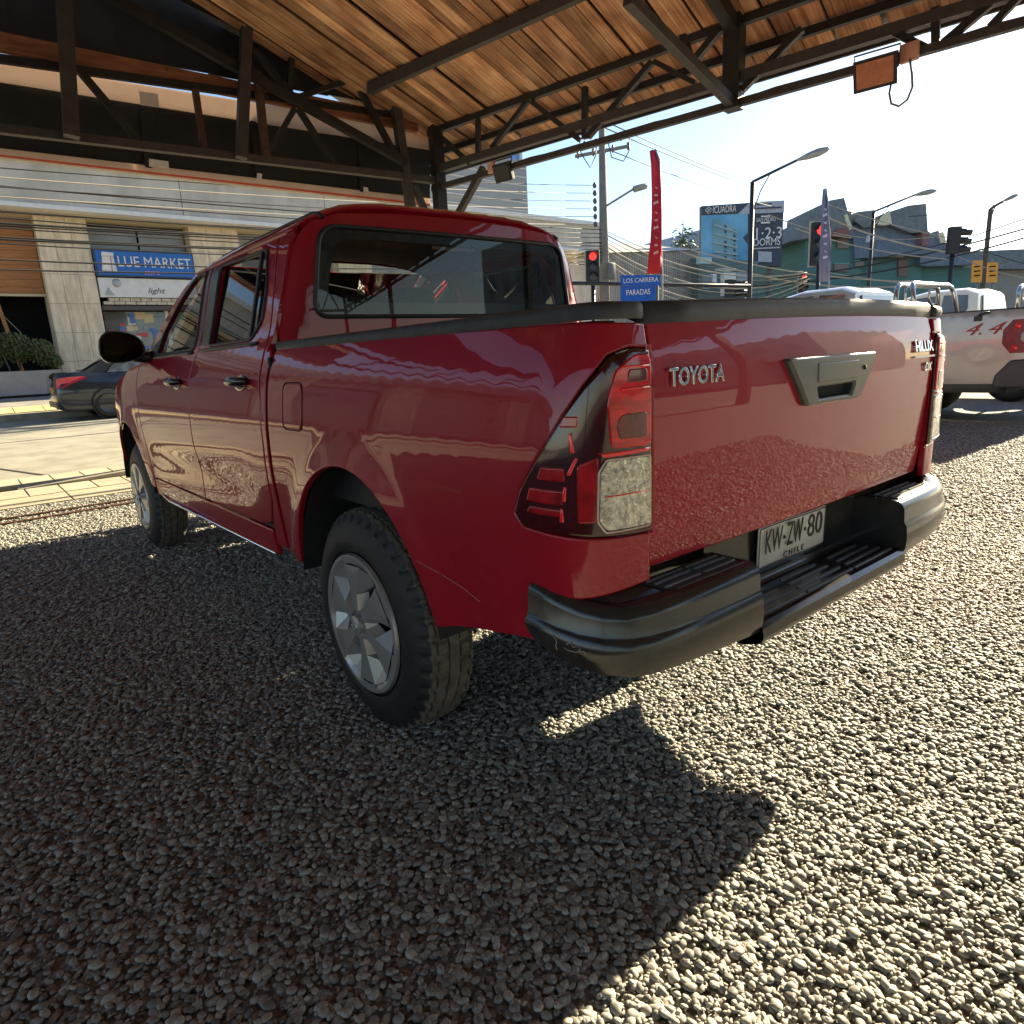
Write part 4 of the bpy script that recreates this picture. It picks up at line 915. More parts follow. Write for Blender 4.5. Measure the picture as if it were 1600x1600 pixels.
# --- cabin: seats with head rests, dashboard, steering wheel, head lining
for x in (-.36, .36):
    s = rbox('front_seat', (x-.25,2.98,.62),(x+.25,3.5,.80), .05, interior, T)
    rbox('seat_back', (x-.23,2.86,.74),(x+.23,3.0,1.32), .06, interior, s, xform=lambda p: Vector((p.x, p.y-.16*p.z, p.z)))
    rbox('head_rest', (x-.13,2.76,1.34),(x+.13,2.86,1.53), .045, interior, s)
s = rbox('rear_bench', (-.66,2.1,.62),(.66,2.6,.80), .05, interior, T)
rbox('seat_back', (-.66,1.98,.74),(.66,2.1,1.24), .05, interior, s)
for x in (-.38, .38): rbox('head_rest', (x-.12,1.96,1.26),(x+.12,2.04,1.40), .035, interior, s)
rbox('dashboard', (-.72,3.75,.85),(.72,4.05,1.20), .06, interior, T)
sw = [(-.36+.19*math.cos(t*math.pi/12), 3.60+.07*math.sin(t*math.pi/12), 1.10+.17*math.sin(t*math.pi/12)) for t in range(25)]
MB().tube(sw, .016, 8, cap=False).build('steering_wheel', blackp, T)
panel('head_lining', [(-.6,1.93),(.6,1.93),(.6,3.05),(-.6,3.05)], lambda x, y: (x, y, roofmap(x, y)[2]-.045), (0,0,-1), M('head_lining_grey', (.28,.27,.25), .9), T, step=.15, depth=.003)
rbox('rear_view_mirror', (-.11,3.36,1.50),(.11,3.39,1.56), .012, blackp, T)

# ================================================================== street across the road
FY = 22.3
trav = M('travertine', (.70,.58,.42), .8, var=.22, scale=3, bump=.15, stretch=(3,3,.6))
plast = M('facade_concrete', (.52,.47,.40), .85, var=.22, scale=1.2, bump=.2, stretch=(1,1,.5))
soff = M('soffit_cream', (.55,.47,.31), .85, var=.12, scale=1)
woodp = M('stained_wood', (.38,.15,.04), .5, var=.35, scale=3, stretch=(.6,1,14))
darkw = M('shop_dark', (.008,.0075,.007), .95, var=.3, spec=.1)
whitep = M('sign_white', (.72,.70,.66), .6, var=.08)
blue = M('sign_blue', (.02,.14,.46), .5, var=.08)
SH = empty('shop_building', (5, FY, 1), 'concrete shop building with travertine piers across the street', 'building')
def fx(px, py): return on_y(px, py, FY).x
def fz(px, py): return on_y(px, py, FY).z
def fbox(nm, px0, py0, px1, py1, y0, y1, mat, par=SH, bevel=0):
    a, b = on_y(px0, py0, FY), on_y(px1, py1, FY); return MB().box((min(a.x,b.x), y0, min(a.z,b.z)), (max(a.x,b.x), y1, max(a.z,b.z))).build(nm, mat, par, bevel)
MB().box((-40,FY+1.2,.3),(24,FY+9,6.9)).build('wall', plast, SH)
pxs = [(.88,2.10),(4.78,6.25),(9.6,10.9),(14.2,15.5),(18.6,19.9),(-4.4,-3.0),(-9.2,-7.9),(-14,-12.7),(-20,-18.6)]
for x0, x1 in pxs:
    w3 = (x1-x0)/3
    for k in range(3):
        for j in range(6): MB().box((x0+k*w3+.004, FY-.0-.006*((k+j) % 2), .8+j*.78+.004), (x0+(k+1)*w3-.004, FY+1.2, .8+(j+1)*.78-.004)).build('stone_panel', trav, SH)
MB().box((-40,FY-.35,5.40),(22.2,FY+1.4,5.55)).build('soffit', soff, SH)
for i in range(14):
    x0 = -40+i*4.45; MB().box((x0+.01,FY-.75,5.55),(x0+4.44,FY-.4,6.55)).build('fascia_panel', plast, SH)
MB().box((-40,FY-.85,6.55),(22.3,FY+1,6.72)).build('coping', whitep, SH); MB().box((-40,FY-.8,5.44),(22.25,FY-.36,5.55)).build('fascia_foot', whitep, SH)
# bay with the wooden panel and dark entrance
MB().box((-3.0,FY+.5,4.0),(.88,FY+.6,5.4)).build('lintel', M('lintel_pink', (.34,.22,.16), .8), SH)
for j in range(9): MB().box((-3.0,FY+.42,3.42+j*.19),(.86,FY+.5,3.42+j*.19+.185)).build('wood_board', woodp, SH)
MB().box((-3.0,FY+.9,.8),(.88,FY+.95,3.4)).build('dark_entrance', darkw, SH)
MB().box((-3.0,FY+.35,3.36),(.88,FY+.5,3.42)).build('entrance_trim', soff, SH)
MB().bar((.02,FY+.3,1.0),(-.28,FY+.3,3.3), .09).build('leaning_plank', woodp, SH)
# shop bay: transom windows, blue sign, pale awning board, brick trim, display window with notices
gw = M('shop_glass', (.10,.115,.12), .08, .0, var=.3, scale=1.5, coat=1)
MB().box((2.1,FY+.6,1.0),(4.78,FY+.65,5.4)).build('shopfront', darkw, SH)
for k in range(2):
    a = 2.16+k*1.32; MB().box((a,FY+.5,4.72),(a+1.26,FY+.58,5.30)).build('transom_window', M('transom_grey', (.30,.30,.29), .25, var=.25, scale=2), SH)
MB().box((2.1,FY+.40,4.62),(4.78,FY+.5,4.72)).build('window_frame', M('frame_dark', (.08,.07,.06), .6), SH)
sg = MB().box((2.12,FY-.10,3.89),(4.77,FY+.10,4.62)).build('sign_board', M('sign_frame', (.03,.06,.12), .5), SH)
MB().box((2.17,FY-.115,3.93),(4.73,FY-.10,4.58)).build('sign_face', blue, sg)
text('sign_letters', 'LUE MARKET', (3.68,FY-.12,4.29), (1,0,0), (0,0,1), .42, whitep, sg, ext=.006, width=1.96)
text('sign_letters', 'store', (3.55,FY-.12,4.03), (1,0,0), (0,0,1), .20, M('sign_pink', (.75,.25,.55), .6), sg, ext=.004, width=.42, shear=.3)
bagm = M('bag_white', (.75,.70,.66), .7); bagl = M('bag_line', (.25,.18,.18), .7)
MB().prism([(2.26,FY-.12,4.03),(2.66,FY-.12,4.02),(2.60,FY-.12,4.47),(2.32,FY-.12,4.47)], (0,-.012,0)).build('sign_bag', bagm, sg)
MB().prism([(2.31,FY-.125,4.42),(2.61,FY-.125,4.42),(2.63,FY-.125,4.53),(2.33,FY-.125,4.54)], (0,-.014,0)).build('sign_bag_fold', bagm, sg)
for p, q in (((2.32,4.43),(2.61,4.43)),((2.26,4.03),(2.32,4.43)),((2.52,4.02),(2.54,4.43)),((2.66,4.02),(2.61,4.43)),((2.26,4.03),(2.66,4.02))):
    MB().bar((p[0],FY-.138,p[1]),(q[0],FY-.138,q[1]), .014, .006).build('sign_bag_line', bagl, sg)
aw = MB().box((2.14,FY-.02,3.33),(4.76,FY+.3,3.86)).build('awning_board', whitep, SH)
text('awning_letters', 'light', (3.6,FY-.025,3.52), (1,0,0), (0,0,1), .22, M('letters_grey', (.12,.12,.12), .6), aw, ext=.004, width=.48, shear=.35)
MB().prism([(2.25,FY-.025,3.38),(2.50,FY-.025,3.38),(2.36,FY-.025,3.60)], (0,-.008,0)).build('awning_motif', M('letters_pale', (.42,.42,.41), .6), aw)
MB().lathe([(-.008,.0),(-.008,.12),(0,.12)], (2.60,FY-.02,3.72), 'y', 16).build('awning_motif', M('letters_pale', (.42,.42,.41), .6), aw)
for r in range(2):
    for k in range(9): MB().box((2.2+k*.28+.14*r,FY+.02,3.13+r*.095),(2.2+k*.28+.14*r+.26,FY+.3,3.13+r*.095+.085)).build('trim_brick', M('brick_cream', (.55,.47,.36), .85, var=.2), SH)
MB().box((2.14,FY+.05,2.98),(4.76,FY+.35,3.10)).build('shop_lintel', M('frame_dark', (.08,.07,.06), .6), SH)
MB().box((2.2,FY+.45,1.2),(3.85,FY+.5,2.96)).build('display_window', gw, SH); MB().box((3.95,FY+.45,1.0),(4.7,FY+.5,2.96)).build('shop_door', gw, SH)
MB().box((3.85,FY+.42,1.0),(3.95,FY+.55,2.98)).build('door_post', whitep, SH)
for k in range(22):
    a, b = 2.25+1.2*rnd.random(), 1.3+1.5*rnd.random(); c = rnd.choice([(.6,.58,.55),(.5,.08,.08),(.1,.2,.45),(.62,.5,.3),(.3,.3,.32)])
    MB().box((a,FY+.435-.001*k,b),(a+.1+.22*rnd.random(),FY+.445-.001*k,b+.1+.2*rnd.random())).build('window_notice', M('notice_%d%d' % (c[0]*10, c[2]*10), c, .6), SH)
# bay right of the shop: glazing and wall
for x0, x1 in ((6.25,9.6),(10.9,14.2),(15.5,18.6),(-8,-4.4),(-12.7,-9.2)):
    MB().box((x0,FY+.5,4.2),(x1,FY+.56,5.3)).build('transom_window', M('transom_grey', (.30,.30,.29), .25), SH); MB().box((x0,FY+.45,1.0),(x1,FY+.5,4.0)).build('shop_window', gw, SH)
# planter with shrubs
PLN = empty('planter', (-.2,FY-.9,.9), 'grey concrete planter with small dark shrubs by the shop entrance', 'planter')
MB().box((-1.0,FY-1.15,.75),(.72,FY-.55,1.36)).build('planter_box', M('planter_grey', (.26,.26,.27), .85, var=.15, scale=4), PLN)
leafm = M('shrub_leaf', (.075,.10,.030), .6, var=.5, scale=30, rand=.2)
def foliage(c, r, n, size, seed, squash=1.):
    g = random.Random(seed); v = []; f = []
    for k in range(n):
        d = Vector((g.gauss(0,1), g.gauss(0,1), g.gauss(0,1))).normalized()*(g.random()**.4); p = Vector(c)+Vector((d.x*r[0], d.y*r[1], d.z*r[2]))
        p += Vector((noise.noise(p*1.3), noise.noise(p*1.3+Vector((9,0,0))), noise.noise(p*1.3+Vector((0,9,0)))))*.35*min(r)
        a = Vector((g.gauss(0,1), g.gauss(0,1), g.gauss(0,1))).normalized(); b = a.orthogonal().normalized(); s = size*(.6+.8*g.random()); o = len(v)
        v += [p-a*s, p+b*s*.45, p+a*s, p-b*s*.45]; f.append((o, o+1, o+2, o+3))
    return mesh('foliage', v, f)
for k, (x, z, r) in enumerate(((-.15,1.95,.42),(.38,1.85,.36),(.62,1.6,.2),(-.75,1.65,.25))):
    sh = empty('shrub', (x,FY-.85,1.42), ('leafy shrub with a thin stem in the grey planter','rounded olive shrub in the planter beside the travertine pier','low shrub at the pier end of the grey planter','small shrub at the entrance end of the grey planter')[k], 'shrub', 'shrubs in the planter')
    link('foliage', foliage((x,FY-.85,z), (r,.3,r*.95), 900, .05, k), leafm, sh); MB().tube([(x,FY-.85,1.40),(x+.03,FY-.85,1.7)], .025, 6).build('stem', M('bark', (.06,.045,.03), .9), sh)
for k in range(5):
    pass
bt = empty('bare_branches', (-.3,FY-.3,1.4), 'thin bare branches rising in the dark entrance behind the planter', 'branches')
for a, b, c in (((-.3,1.4),(-.5,2.4),(-.95,3.2)),((.1,1.6),(-.2,2.2),(-.75,2.75)),((.35,1.6),(.1,2.4),(-.3,3.0))):
    MB().tube([(a[0],FY+.2,a[1]),(b[0],FY+.2,b[1]),(c[0],FY+.2,c[1])], [.02,.014,.006], 5).build('branch', M('branch_grey', (.22,.19,.15), .9), bt)
# taller blocks behind
blk = empty('grey_block', (20,34,0), 'windowless grey upper block rising behind the shop roof', 'building')
a, b = on_y(560,262,32), on_y(822,252,32); c = on_y(822,330,32)
MB().box((a.x,32,0),(b.x,42,b.z)).build('wall', M('block_grey', (.24,.255,.27), .8, var=.1, scale=.3), blk)
for k in range(7): MB().box((a.x,31.97,c.z-.5+k*(b.z-c.z+.5)/7),(b.x,32.02,c.z-.45+k*(b.z-c.z+.5)/7)).build('cladding_joint', M('joint_pale', (.5,.5,.5), .7), blk)
tw = empty('glass_tower', (26,46,0), 'tall blue glazed tower glimpsed under the carport eave', 'building')
a, b = on_y(690,150,46), on_y(808,150,46); MB().box((a.x,46,0),(b.x,58,24)).build('wall', M('tower_glass', (.16,.30,.55), .12, .3, var=.25, scale=.4), tw)
for k in range(6): x = a.x+(b.x-a.x)*k/5; MB().box((x-.12,45.8,0),(x+.12,46,24)).build('mullion', M('mullion_pale', (.55,.58,.62), .5), tw)
for k in range(8): MB().box((a.x,45.85,3*k),(b.x,45.98,3*k+.5)).build('floor_band', M('mullion_pale', (.55,.58,.62), .5), tw)
tw2 = empty('glass_tower', (14,60,0), 'distant pale blue office block seen over the banner', 'building')
a, b = on_y(395,150,60), on_y(590,175,60); MB().box((a.x,60,0),(b.x,70,on_y(500,172,60).z)).build('wall', M('far_office', (.42,.52,.62), .3, var=.15, scale=.3), tw2)
for k in range(7): MB().box((a.x,59.9,on_y(500,172,60).z-1.2-1.6*k),(b.x,60,on_y(500,172,60).z-.5-1.6*k)).build('window_band', M('far_glass', (.10,.2,.35), .1), tw2)

# ------------------------------------------------------------------ dark saloon parked across the road
def lofted(name, secs, mat, parent, closed=True, ang=40):
    v = []; k = len(secs[0]); f = []
    for s in secs: v += s
    for i in range(len(secs)-1):
        for j in range(k if closed else k-1): f.append((i*k+j, i*k+(j+1) % k, (i+1)*k+(j+1) % k, (i+1)*k+j))
    f += [tuple(range(k)), tuple(range((len(secs)-1)*k, len(secs)*k))]
    me = MB().add(v, f, True).mesh(name); me.set_sharp_from_angle(angle=math.radians(ang)); return link(name, me, mat, parent)
cz = RZ(17.9)+.0; cx0 = at(69,610,16.2).x; CYN, CYF = 17.1, 18.8   # rear x, near and far side
CAR = empty('parked_saloon', (cx0+2.2, 17.95, cz), 'dark grey saloon car parked against the far kerb', 'car')
carp = M('car_dark_paint', (.028,.034,.045), .3, .4, var=.1, coat=1., crough=.02, wave=.001)
def carsec(x, zb, zs, zt, w):   # body section: bottom, shoulder, top
    yc = (CYN+CYF)/2; h = w/2
    return [(cx0+x, yc+s*a*h, cz+z) for s, a, z in ((-1,.90,zb),(-1,.985,zb+.12),(-1,1.0,(zb+zs)/2+.08),(-1,.975,zs),(-1,.88,zt),(-1,.4,zt+.02),(1,.4,zt+.02),(1,.88,zt),(1,.975,zs),(1,1.0,(zb+zs)/2+.08),(1,.985,zb+.12),(1,.90,zb))]
bodys = [carsec(*q) for q in ((0,.34,.70,.86,1.45),(.05,.26,.80,.98,1.58),(.12,.22,.88,1.03,1.64),(.45,.20,.90,1.05,1.69),(1.0,.20,.90,1.0,1.70),(2.0,.20,.88,.96,1.70),(3.2,.20,.86,.95,1.70),(3.9,.20,.78,.88,1.68),(4.3,.24,.68,.78,1.55),(4.42,.3,.58,.66,1.35))]
lofted('body', bodys, carp, CAR)
def ghs(x, z, w): yc = (CYN+CYF)/2; return [(cx0+x, yc+s*w/2, cz+z) for s in (-1, 1)]
gsec = [(.50,1.0,1.42,1.05),(1.35,1.46,1.14,1.48),(2.0,1.50,1.12,1.52),(2.5,1.47,1.12,1.49),(3.35,.95,1.40,.98)]
yc = (CYN+CYF)/2
secs = []
for x, z, w_, z2 in gsec: secs.append([(cx0+x, yc-w_/2-.13*(1.5-z)*0, cz+.94), (cx0+x, yc-w_/2, cz+z), (cx0+x, yc-w_/4, cz+z+.025), (cx0+x, yc+w_/4, cz+z+.025), (cx0+x, yc+w_/2, cz+z), (cx0+x, yc+w_/2, cz+.94)])
lofted('cabin', secs, carp, CAR)
MB().prism([(cx0+.62,yc-.58,cz+1.09),(cx0+.62,yc+.58,cz+1.09),(cx0+1.28,yc+.50,cz+1.475),(cx0+1.28,yc-.50,cz+1.475)], (-.01,0,.014)).build('rear_window', gw, CAR)
MB().prism([(cx0+1.05,yc-.665,cz+1.02),(cx0+2.0,yc-.60,cz+1.0),(cx0+2.0,yc-.575,cz+1.42),(cx0+1.42,yc-.585,cz+1.42)], (0,-.02,0)).build('side_window', gw, CAR)
MB().prism([(cx0+2.08,yc-.60,cz+1.0),(cx0+3.2,yc-.66,cz+.98),(cx0+2.5,yc-.575,cz+1.40),(cx0+2.08,yc-.575,cz+1.42)], (0,-.02,0)).build('side_window', gw, CAR)
tlm = M('saloon_lamp_red', (.62,.02,.06), .15, coat=1, var=.2)
MB().prism([(cx0+.02,CYN+.07,cz+.72),(cx0+.14,CYN-.012,cz+.72),(cx0+.30,CYN-.016,cz+.80),(cx0+.62,CYN-.014,cz+.92),(cx0+.58,CYN-.01,cz+.955),(cx0+.28,CYN+.0,cz+.95),(cx0+.05,CYN+.05,cz+.92)], (.02,.10,0)).build('tail_lamp', tlm, CAR)
MB().box((cx0-.03,yc-.55,cz+.60),(cx0+.02,yc-.26,cz+.74)).build('number_plate', M('plate_orange', (.75,.34,.04), .5), CAR)
MB().box((cx0-.02,yc-.62,cz+.30),(cx0+.03,yc+.62,cz+.42)).build('bumper_insert', M('bumper_insert_tan', (.20,.15,.10), .6), CAR)
for x in (.98, 3.58):
    for s, yy in ((-1, CYN+.015), (1, CYF-.015)):
        wl = MB().lathe([(0,.20),(-.015,.24),(0,.30),(.05,.315),(.16,.315),(.2,.24)], (cx0+x, yy if s < 0 else yy, cz+.315), 'y', 28) if s < 0 else MB().lathe([(0,.20),(.015,.24),(0,.30),(-.05,.315),(-.16,.315),(-.2,.24)], (cx0+x, yy, cz+.315), 'y', 28)
        wo_ = wl.build('wheel', rubber, CAR)
        MB().lathe([(-s*0,.0),(s*-.02,.05),(s*-.025,.15),(s*-.005,.20),(s*.0-.0,.205)], (cx0+x, yy+(.02 if s < 0 else -.02), cz+.315), 'y', 20).build('wheel_cover', M('cover_dark', (.10,.10,.11), .35, .5), wo_)
    MB().lathe([(-.004,.325),(-.004,.36)], (cx0+x, CYN-.003, cz+.33), 'y', 28).build('arch_gap', under, CAR)
MB().bar((cx0+1.98,CYN-.004,cz+.4),(cx0+1.98,CYN+.004,cz+.9), .008).build('door_gap', under, CAR)

# ------------------------------------------------------------------ silver pickup on the right of the lot and the one behind it
silver = M('silver_paint', (.40,.41,.43), .32, .4, var=.06, coat=.8, crough=.03, wave=.0012)
dkp = M('dark_plastic', (.02,.022,.025), .45)
def pickup(name, X, y0, label, paint, detail):
    P = empty(name, (X+.9, y0+2.5, 0), label, 'pickup truck')
    def sd(y, z): 
        w_ = pchip([.45,.65,1.0,1.3,1.38,1.6,1.8],[.012,.004,-.004,.008,.02,.16,.26])(z); return (X+w_+.05*sm(y0+.35, y0-.02, y)**2, y, z)
    ax = y0+1.58
    ar = [(ax+.47*math.cos(math.radians(t)), .38+.47*math.sin(math.radians(t))) for t in range(165, 14, -10)]
    bed = panel('bed_side', [(y0+.02,1.37),(y0+.02,.78),(y0+.24,.78),(y0+.38,.60),(y0+.40,.50)]+ar+[(y0+2.1,.5),(y0+2.1,1.38)], sd, (-1,0,0), paint, P, step=.08, depth=.05)
    panel('tailgate', [(X+.10,.62),(X+1.66,.62),(X+1.66,1.36),(X+.10,1.36)], lambda x, z: (x, y0+.02+.02*((x-X-.88)/.8)**2, z), (0,-1,0), paint, P, step=.1)
    MB().box((X+.05,y0+.06,1.365),(X+.10,y0+1.8,1.39)).build('rail_cap', dkp, P)
    cab = [(y0+2.14,.5),(y0+2.14,1.30),(y0+2.2,1.78),(y0+2.4,1.86),(y0+3.0,1.86),(y0+3.3,1.80),(y0+3.95,1.28),(y0+4.9,1.15),(y0+5.05,.95),(y0+5.0,.55),(y0+4.5,.5)]
    secs = []
    for t, ins, dz in ((0,.16,.05),(.04,.09,.02),(.1,.06,0),(.5,.05,.015),(.9,.06,0),(.96,.09,.02),(1,.16,.05)):
        secs.append([(X+.01+1.74*t+( .20*sm(1.25,1.86,z) if t < .3 else -.20*sm(1.25,1.86,z) if t > .7 else 0), y, z-(dz if z > 1 else 0)) for y, z in cab])
    lofted('cab', secs, paint, P, ang=50)
    MB().prism([(X+.10,y0+2.28,1.36),(X+.20,y0+2.34,1.74),(X+.21,y0+2.7,1.76),(X+.10,y0+2.72,1.36)], (-.03,0,0)).build('side_window', gw, P)
    MB().prism([(X+.10,y0+2.8,1.36),(X+.21,y0+2.8,1.76),(X+.20,y0+3.22,1.74),(X+.09,y0+3.72,1.34)], (-.03,0,0)).build('side_window', gw, P)
    MB().prism([(X+.28,y0+2.135,1.36),(X+1.48,y0+2.135,1.36),(X+1.40,y0+2.19,1.72),(X+.36,y0+2.19,1.72)], (0,-.02,0)).build('rear_window', gw, P)
    rl = M('lamp_red_round', (.20,.006,.016), .3, var=.4, scale=14)
    lp_ = [(y0+.19+.165*math.cos(math.radians(a)), 1.06+.21*math.sin(math.radians(a))) for a in range(22, 382, 45)]
    tl_ = panel('tail_lamp', lp_, lambda y, z: (sd(y, z)[0], y, z), (-1,0,0), rl, P, step=.05, lift=.012, depth=.02)
    MB().lathe([(-.006,0),(-.006,.05),(-.002,.062),(.01,.066)], (sd(y0+.12,1.05)[0]-.016,y0+.12,1.05), 'x', 20).build('reverse_lens', M('lens_clear_grey', (.30,.30,.32), .15, .2), tl_)
    for dy, dz in ((.12,.12),(.13,-.13)): MB().lathe([(-.006,0),(-.006,.03),(0,.034)], (sd(y0+.08+dy,1.06+dz)[0]-.016,y0+.08+dy,1.06+dz), 'x', 12).build('bulb_lens', M('lamp_bright_red', (.85,.012,.02), .2), tl_)
    MB().prism([(X-.02,y0-.08,.46),(X-.02,y0+.395,.46),(X-.02,y0+.385,.60),(X-.02,y0+.235,.785),(X-.02,y0-.08,.80)], (1.80,0,0)).build('rear_bumper', M('bumper_blue_grey', (.05,.06,.075), .4), P, bevel=.02)
    tl2 = MB()
    def hoop(y, zt, lean, nm, r=.032):
        MB().tube([(X+.12,y,1.36),(X+.13,y+lean*.6,zt-.10),(X+.17,y+lean*.8,zt-.03),(X+.25,y+lean,zt),(X+1.5,y+lean,zt),(X+1.58,y+lean*.8,zt-.03),(X+1.62,y+lean*.6,zt-.10),(X+1.63,y,1.36)], r, 10).build(nm, M('roll_bar_steel', (.55,.55,.54), .22, 1., var=.05), P)
    hoop(y0+1.62, 1.80, .02, 'roll_bar'); hoop(y0+1.36, 1.80, .12, 'roll_bar')
    for x in (X+.45, X+1.3): MB().tube([(x,y0+1.64,1.8),(x,y0+1.64,1.62),(x+.1,y0+1.64,1.55),(x+.35,y0+1.64,1.55)], .018, 8).build('roll_bar_stay', M('roll_bar_steel', (.55,.55,.54), .22, 1.), P)
    for s in (0, 1):
        for yy in (ax, y0+4.2): MB().lathe([(.03,0),(.01,.20),(-.01,.26),(.0,.34),(.05,.375),(.18,.375),(.22,.26),(.2,0)] if s == 0 else [(-.03,0),(-.01,.20),(.01,.26),(0,.34),(-.05,.375),(-.18,.375),(-.22,.26),(-.2,0)], (X+.02+s*1.72, yy, .375), 'x', 32).build('wheel', rubber, P)
    MB().box((X+.2,y0+.3,.38),(X+1.56,y0+4.6,.62)).build('chassis', under, P); MB().box((X+.25,y0+1.3,.3),(X+1.5,y0+1.8,.7)).build('rear_axle', under, P)
    if detail:
        red4 = M('sticker_red', (.35,.02,.035), .4)
        text('sticker_digits', '4', (sd(y0+.66,1.16)[0]-.012, y0+.70, 1.155), (0,-1,0), (0,0,1), .20, red4, P, ext=.001, width=.18, shear=.5)
        text('sticker_digits', '4', (sd(y0+.45,1.16)[0]-.012, y0+.46, 1.158), (0,-1,0), (0,0,1), .20, red4, P, ext=.001, width=.18, shear=.5)
        text('sticker_digits', 'x', (sd(y0+.45,1.12)[0]-.012, y0+.58, 1.115), (0,-1,0), (0,0,1), .07, red4, P, ext=.001)
        MB().tube([(X+.01,y0+.62,1.32),(X-.02,y0+.58,1.345),(X-.01,y0+.50,1.355)], .016, 8).build('tie_hook', dkp, P); MB().box((X-.015,y0+.58,1.26),(X+.02,y0+.66,1.32)).build('tie_plate', dkp, P)
    return P
pickup('pickup_truck', 8.1, 1.72, 'silver double-cab pickup with 4x4 sticker and chrome roll bar', silver, True)
pickup('pickup_truck', 11.4, 1.2, 'white pickup with chrome roll bar beyond the silver pickup', M('white_paint', (.62,.62,.60), .3, var=.04, coat=.8, crough=.03), False)

# ================================================================== street furniture, flags, signs, poles, far buildings
polem = M('pole_concrete', (.20,.185,.165), .9, var=.2, scale=4); blackm = M('pole_black', (.018,.018,.02), .5)
def post(o, px, py0, D, w0, w1, nm, mat, n=10, ground=0.):
    """post whose top is seen at (px,py0) at distance D and that stands on the ground"""
    p = at(px, py0, D); return MB().tube([(p.x,p.y,ground-.1),(p.x,p.y,p.z)], w0, n, r1=w1).build(nm, mat, o), p
def lamp_post(px, ptop, D, arm, head, lab, w0=.075, mat=blackm, grp='street lamps'):
    top = at(px, ptop, D); o = empty('street_lamp', (top.x,top.y,0), lab, 'street lamp', grp)
    MB().tube([(top.x,top.y,-.1),(top.x,top.y,top.z)], w0, 10, r1=w0*.8).build('pole', mat, o)
    a, b = at(*arm, D), at(*head, D); MB().tube([top, a], w0*.5, 8).build('arm', mat, o)
    d = (b-a); L = d.length; d.normalize(); u = Vector((0,0,1)); s_ = d.cross(u).normalized(); u = s_.cross(d)
    v = []; n = 12; prof = [(0,.06),(.12,.09),(.35,.17),(.65,.21),(.88,.14),(1,.02)]
    for t, r in prof:
        for j in range(n): th = 2*math.pi*j/n; v.append(a-d*L*.05+d*L*1.05*t+(s_*math.cos(th)*r*.9+u*math.sin(th)*r*.62)*L*.85)
    MB().add(v, [(i*n+j, i*n+(j+1) % n, (i+1)*n+(j+1) % n, (i+1)*n+j) for i in range(len(prof)-1) for j in range(n)]+[tuple(range(n)), tuple(range((len(prof)-1)*n, len(prof)*n))], True).build('lamp_head', M('lamp_head_grey', (.30,.29,.27), .5, .2), o)
    m_ = top.lerp(a, .4); MB().tube([(top.x,top.y,top.z-.9), (top+Vector((0,0,-.35)))+(m_-top)*.45, m_], w0*.22, 6).build('arm_stay', mat, o)
    return o
lamp_post(1176, 284, 18.6, (1246,250), (1298,231), 'tall black street lamp with curved arm beside the billboard')
lamp_post(1365, 331, 30, (1428,305), (1465,297), 'black street lamp standing against the green house', .085)
lamp_post(1548, 326, 33, (1566,315), (1592,303), 'street lamp on a weathered timber pole above the orange sign', .13, M('pole_timber', (.11,.085,.06), .9))
# utility pole with crossarms, insulators and its own lamp
UD = 24; ut = at(940,172,UD); ub = Vector((ut.x,ut.y,0)); UP = empty('utility_pole', ub, 'tall concrete utility pole with crossarms and bundles of cables', 'utility pole')
MB().tube([(ut.x,ut.y,-.1),(ut.x,ut.y,ut.z)], .24, 12, r1=.11).build('pole', polem, UP)
side_ = (Vector((CR.x,CR.y,0))).normalized()
for py, wd in ((238,1.1),(224,.8)):
    c = at(941, py, UD); c = Vector((ut.x,ut.y,c.z)); MB().bar(c-side_*wd*.9, c+side_*wd*.9+Vector((0,0,.25)), .10).build('crossarm', polem, UP)
    for k in (-.8,-.3,.35,.85):
        q = c+side_*wd*k+Vector((0,0,.12+.12*k)); MB().lathe([(-.1,.03),(-.02,.06),(.05,.04),(.12,.055),(.16,.02)], q, 'z', 8).build('insulator', M('insulator_dark', (.10,.09,.10), .3), UP)
for py in (283,295,307,319,331,343):
    c = Vector((ut.x,ut.y,at(937,py,UD).z)); MB().lathe([(-.1,.03),(-.05,.07),(.05,.07),(.1,.03)], c-side_*.30, 'z', 8).build('insulator', M('insulator_dark', (.10,.09,.10), .3), UP)
for a in ([(905,212),(908,240),(922,262),(930,245),(932,228)],[(950,222),(956,246),(974,252),(983,236),(984,212)]): MB().tube([at(*p, UD-.3) for p in a], .02, 5).build('jumper_cable', blackm, UP)
MB().tube([at(947,322,UD), at(992,294,UD)], .04, 6).build('lamp_arm', polem, UP); MB().tube([at(990,296,UD), at(1010,290,UD)], .11, 8).build('lamp_head', M('lamp_head_grey', (.30,.29,.27), .5), UP)
rbox('meter_box', at(951,425,UD-.4)-Vector((.2,.15,.25)), at(951,425,UD-.4)+Vector((.2,.15,.3)), .03, M('meter_grey', (.12,.12,.12), .6), UP)
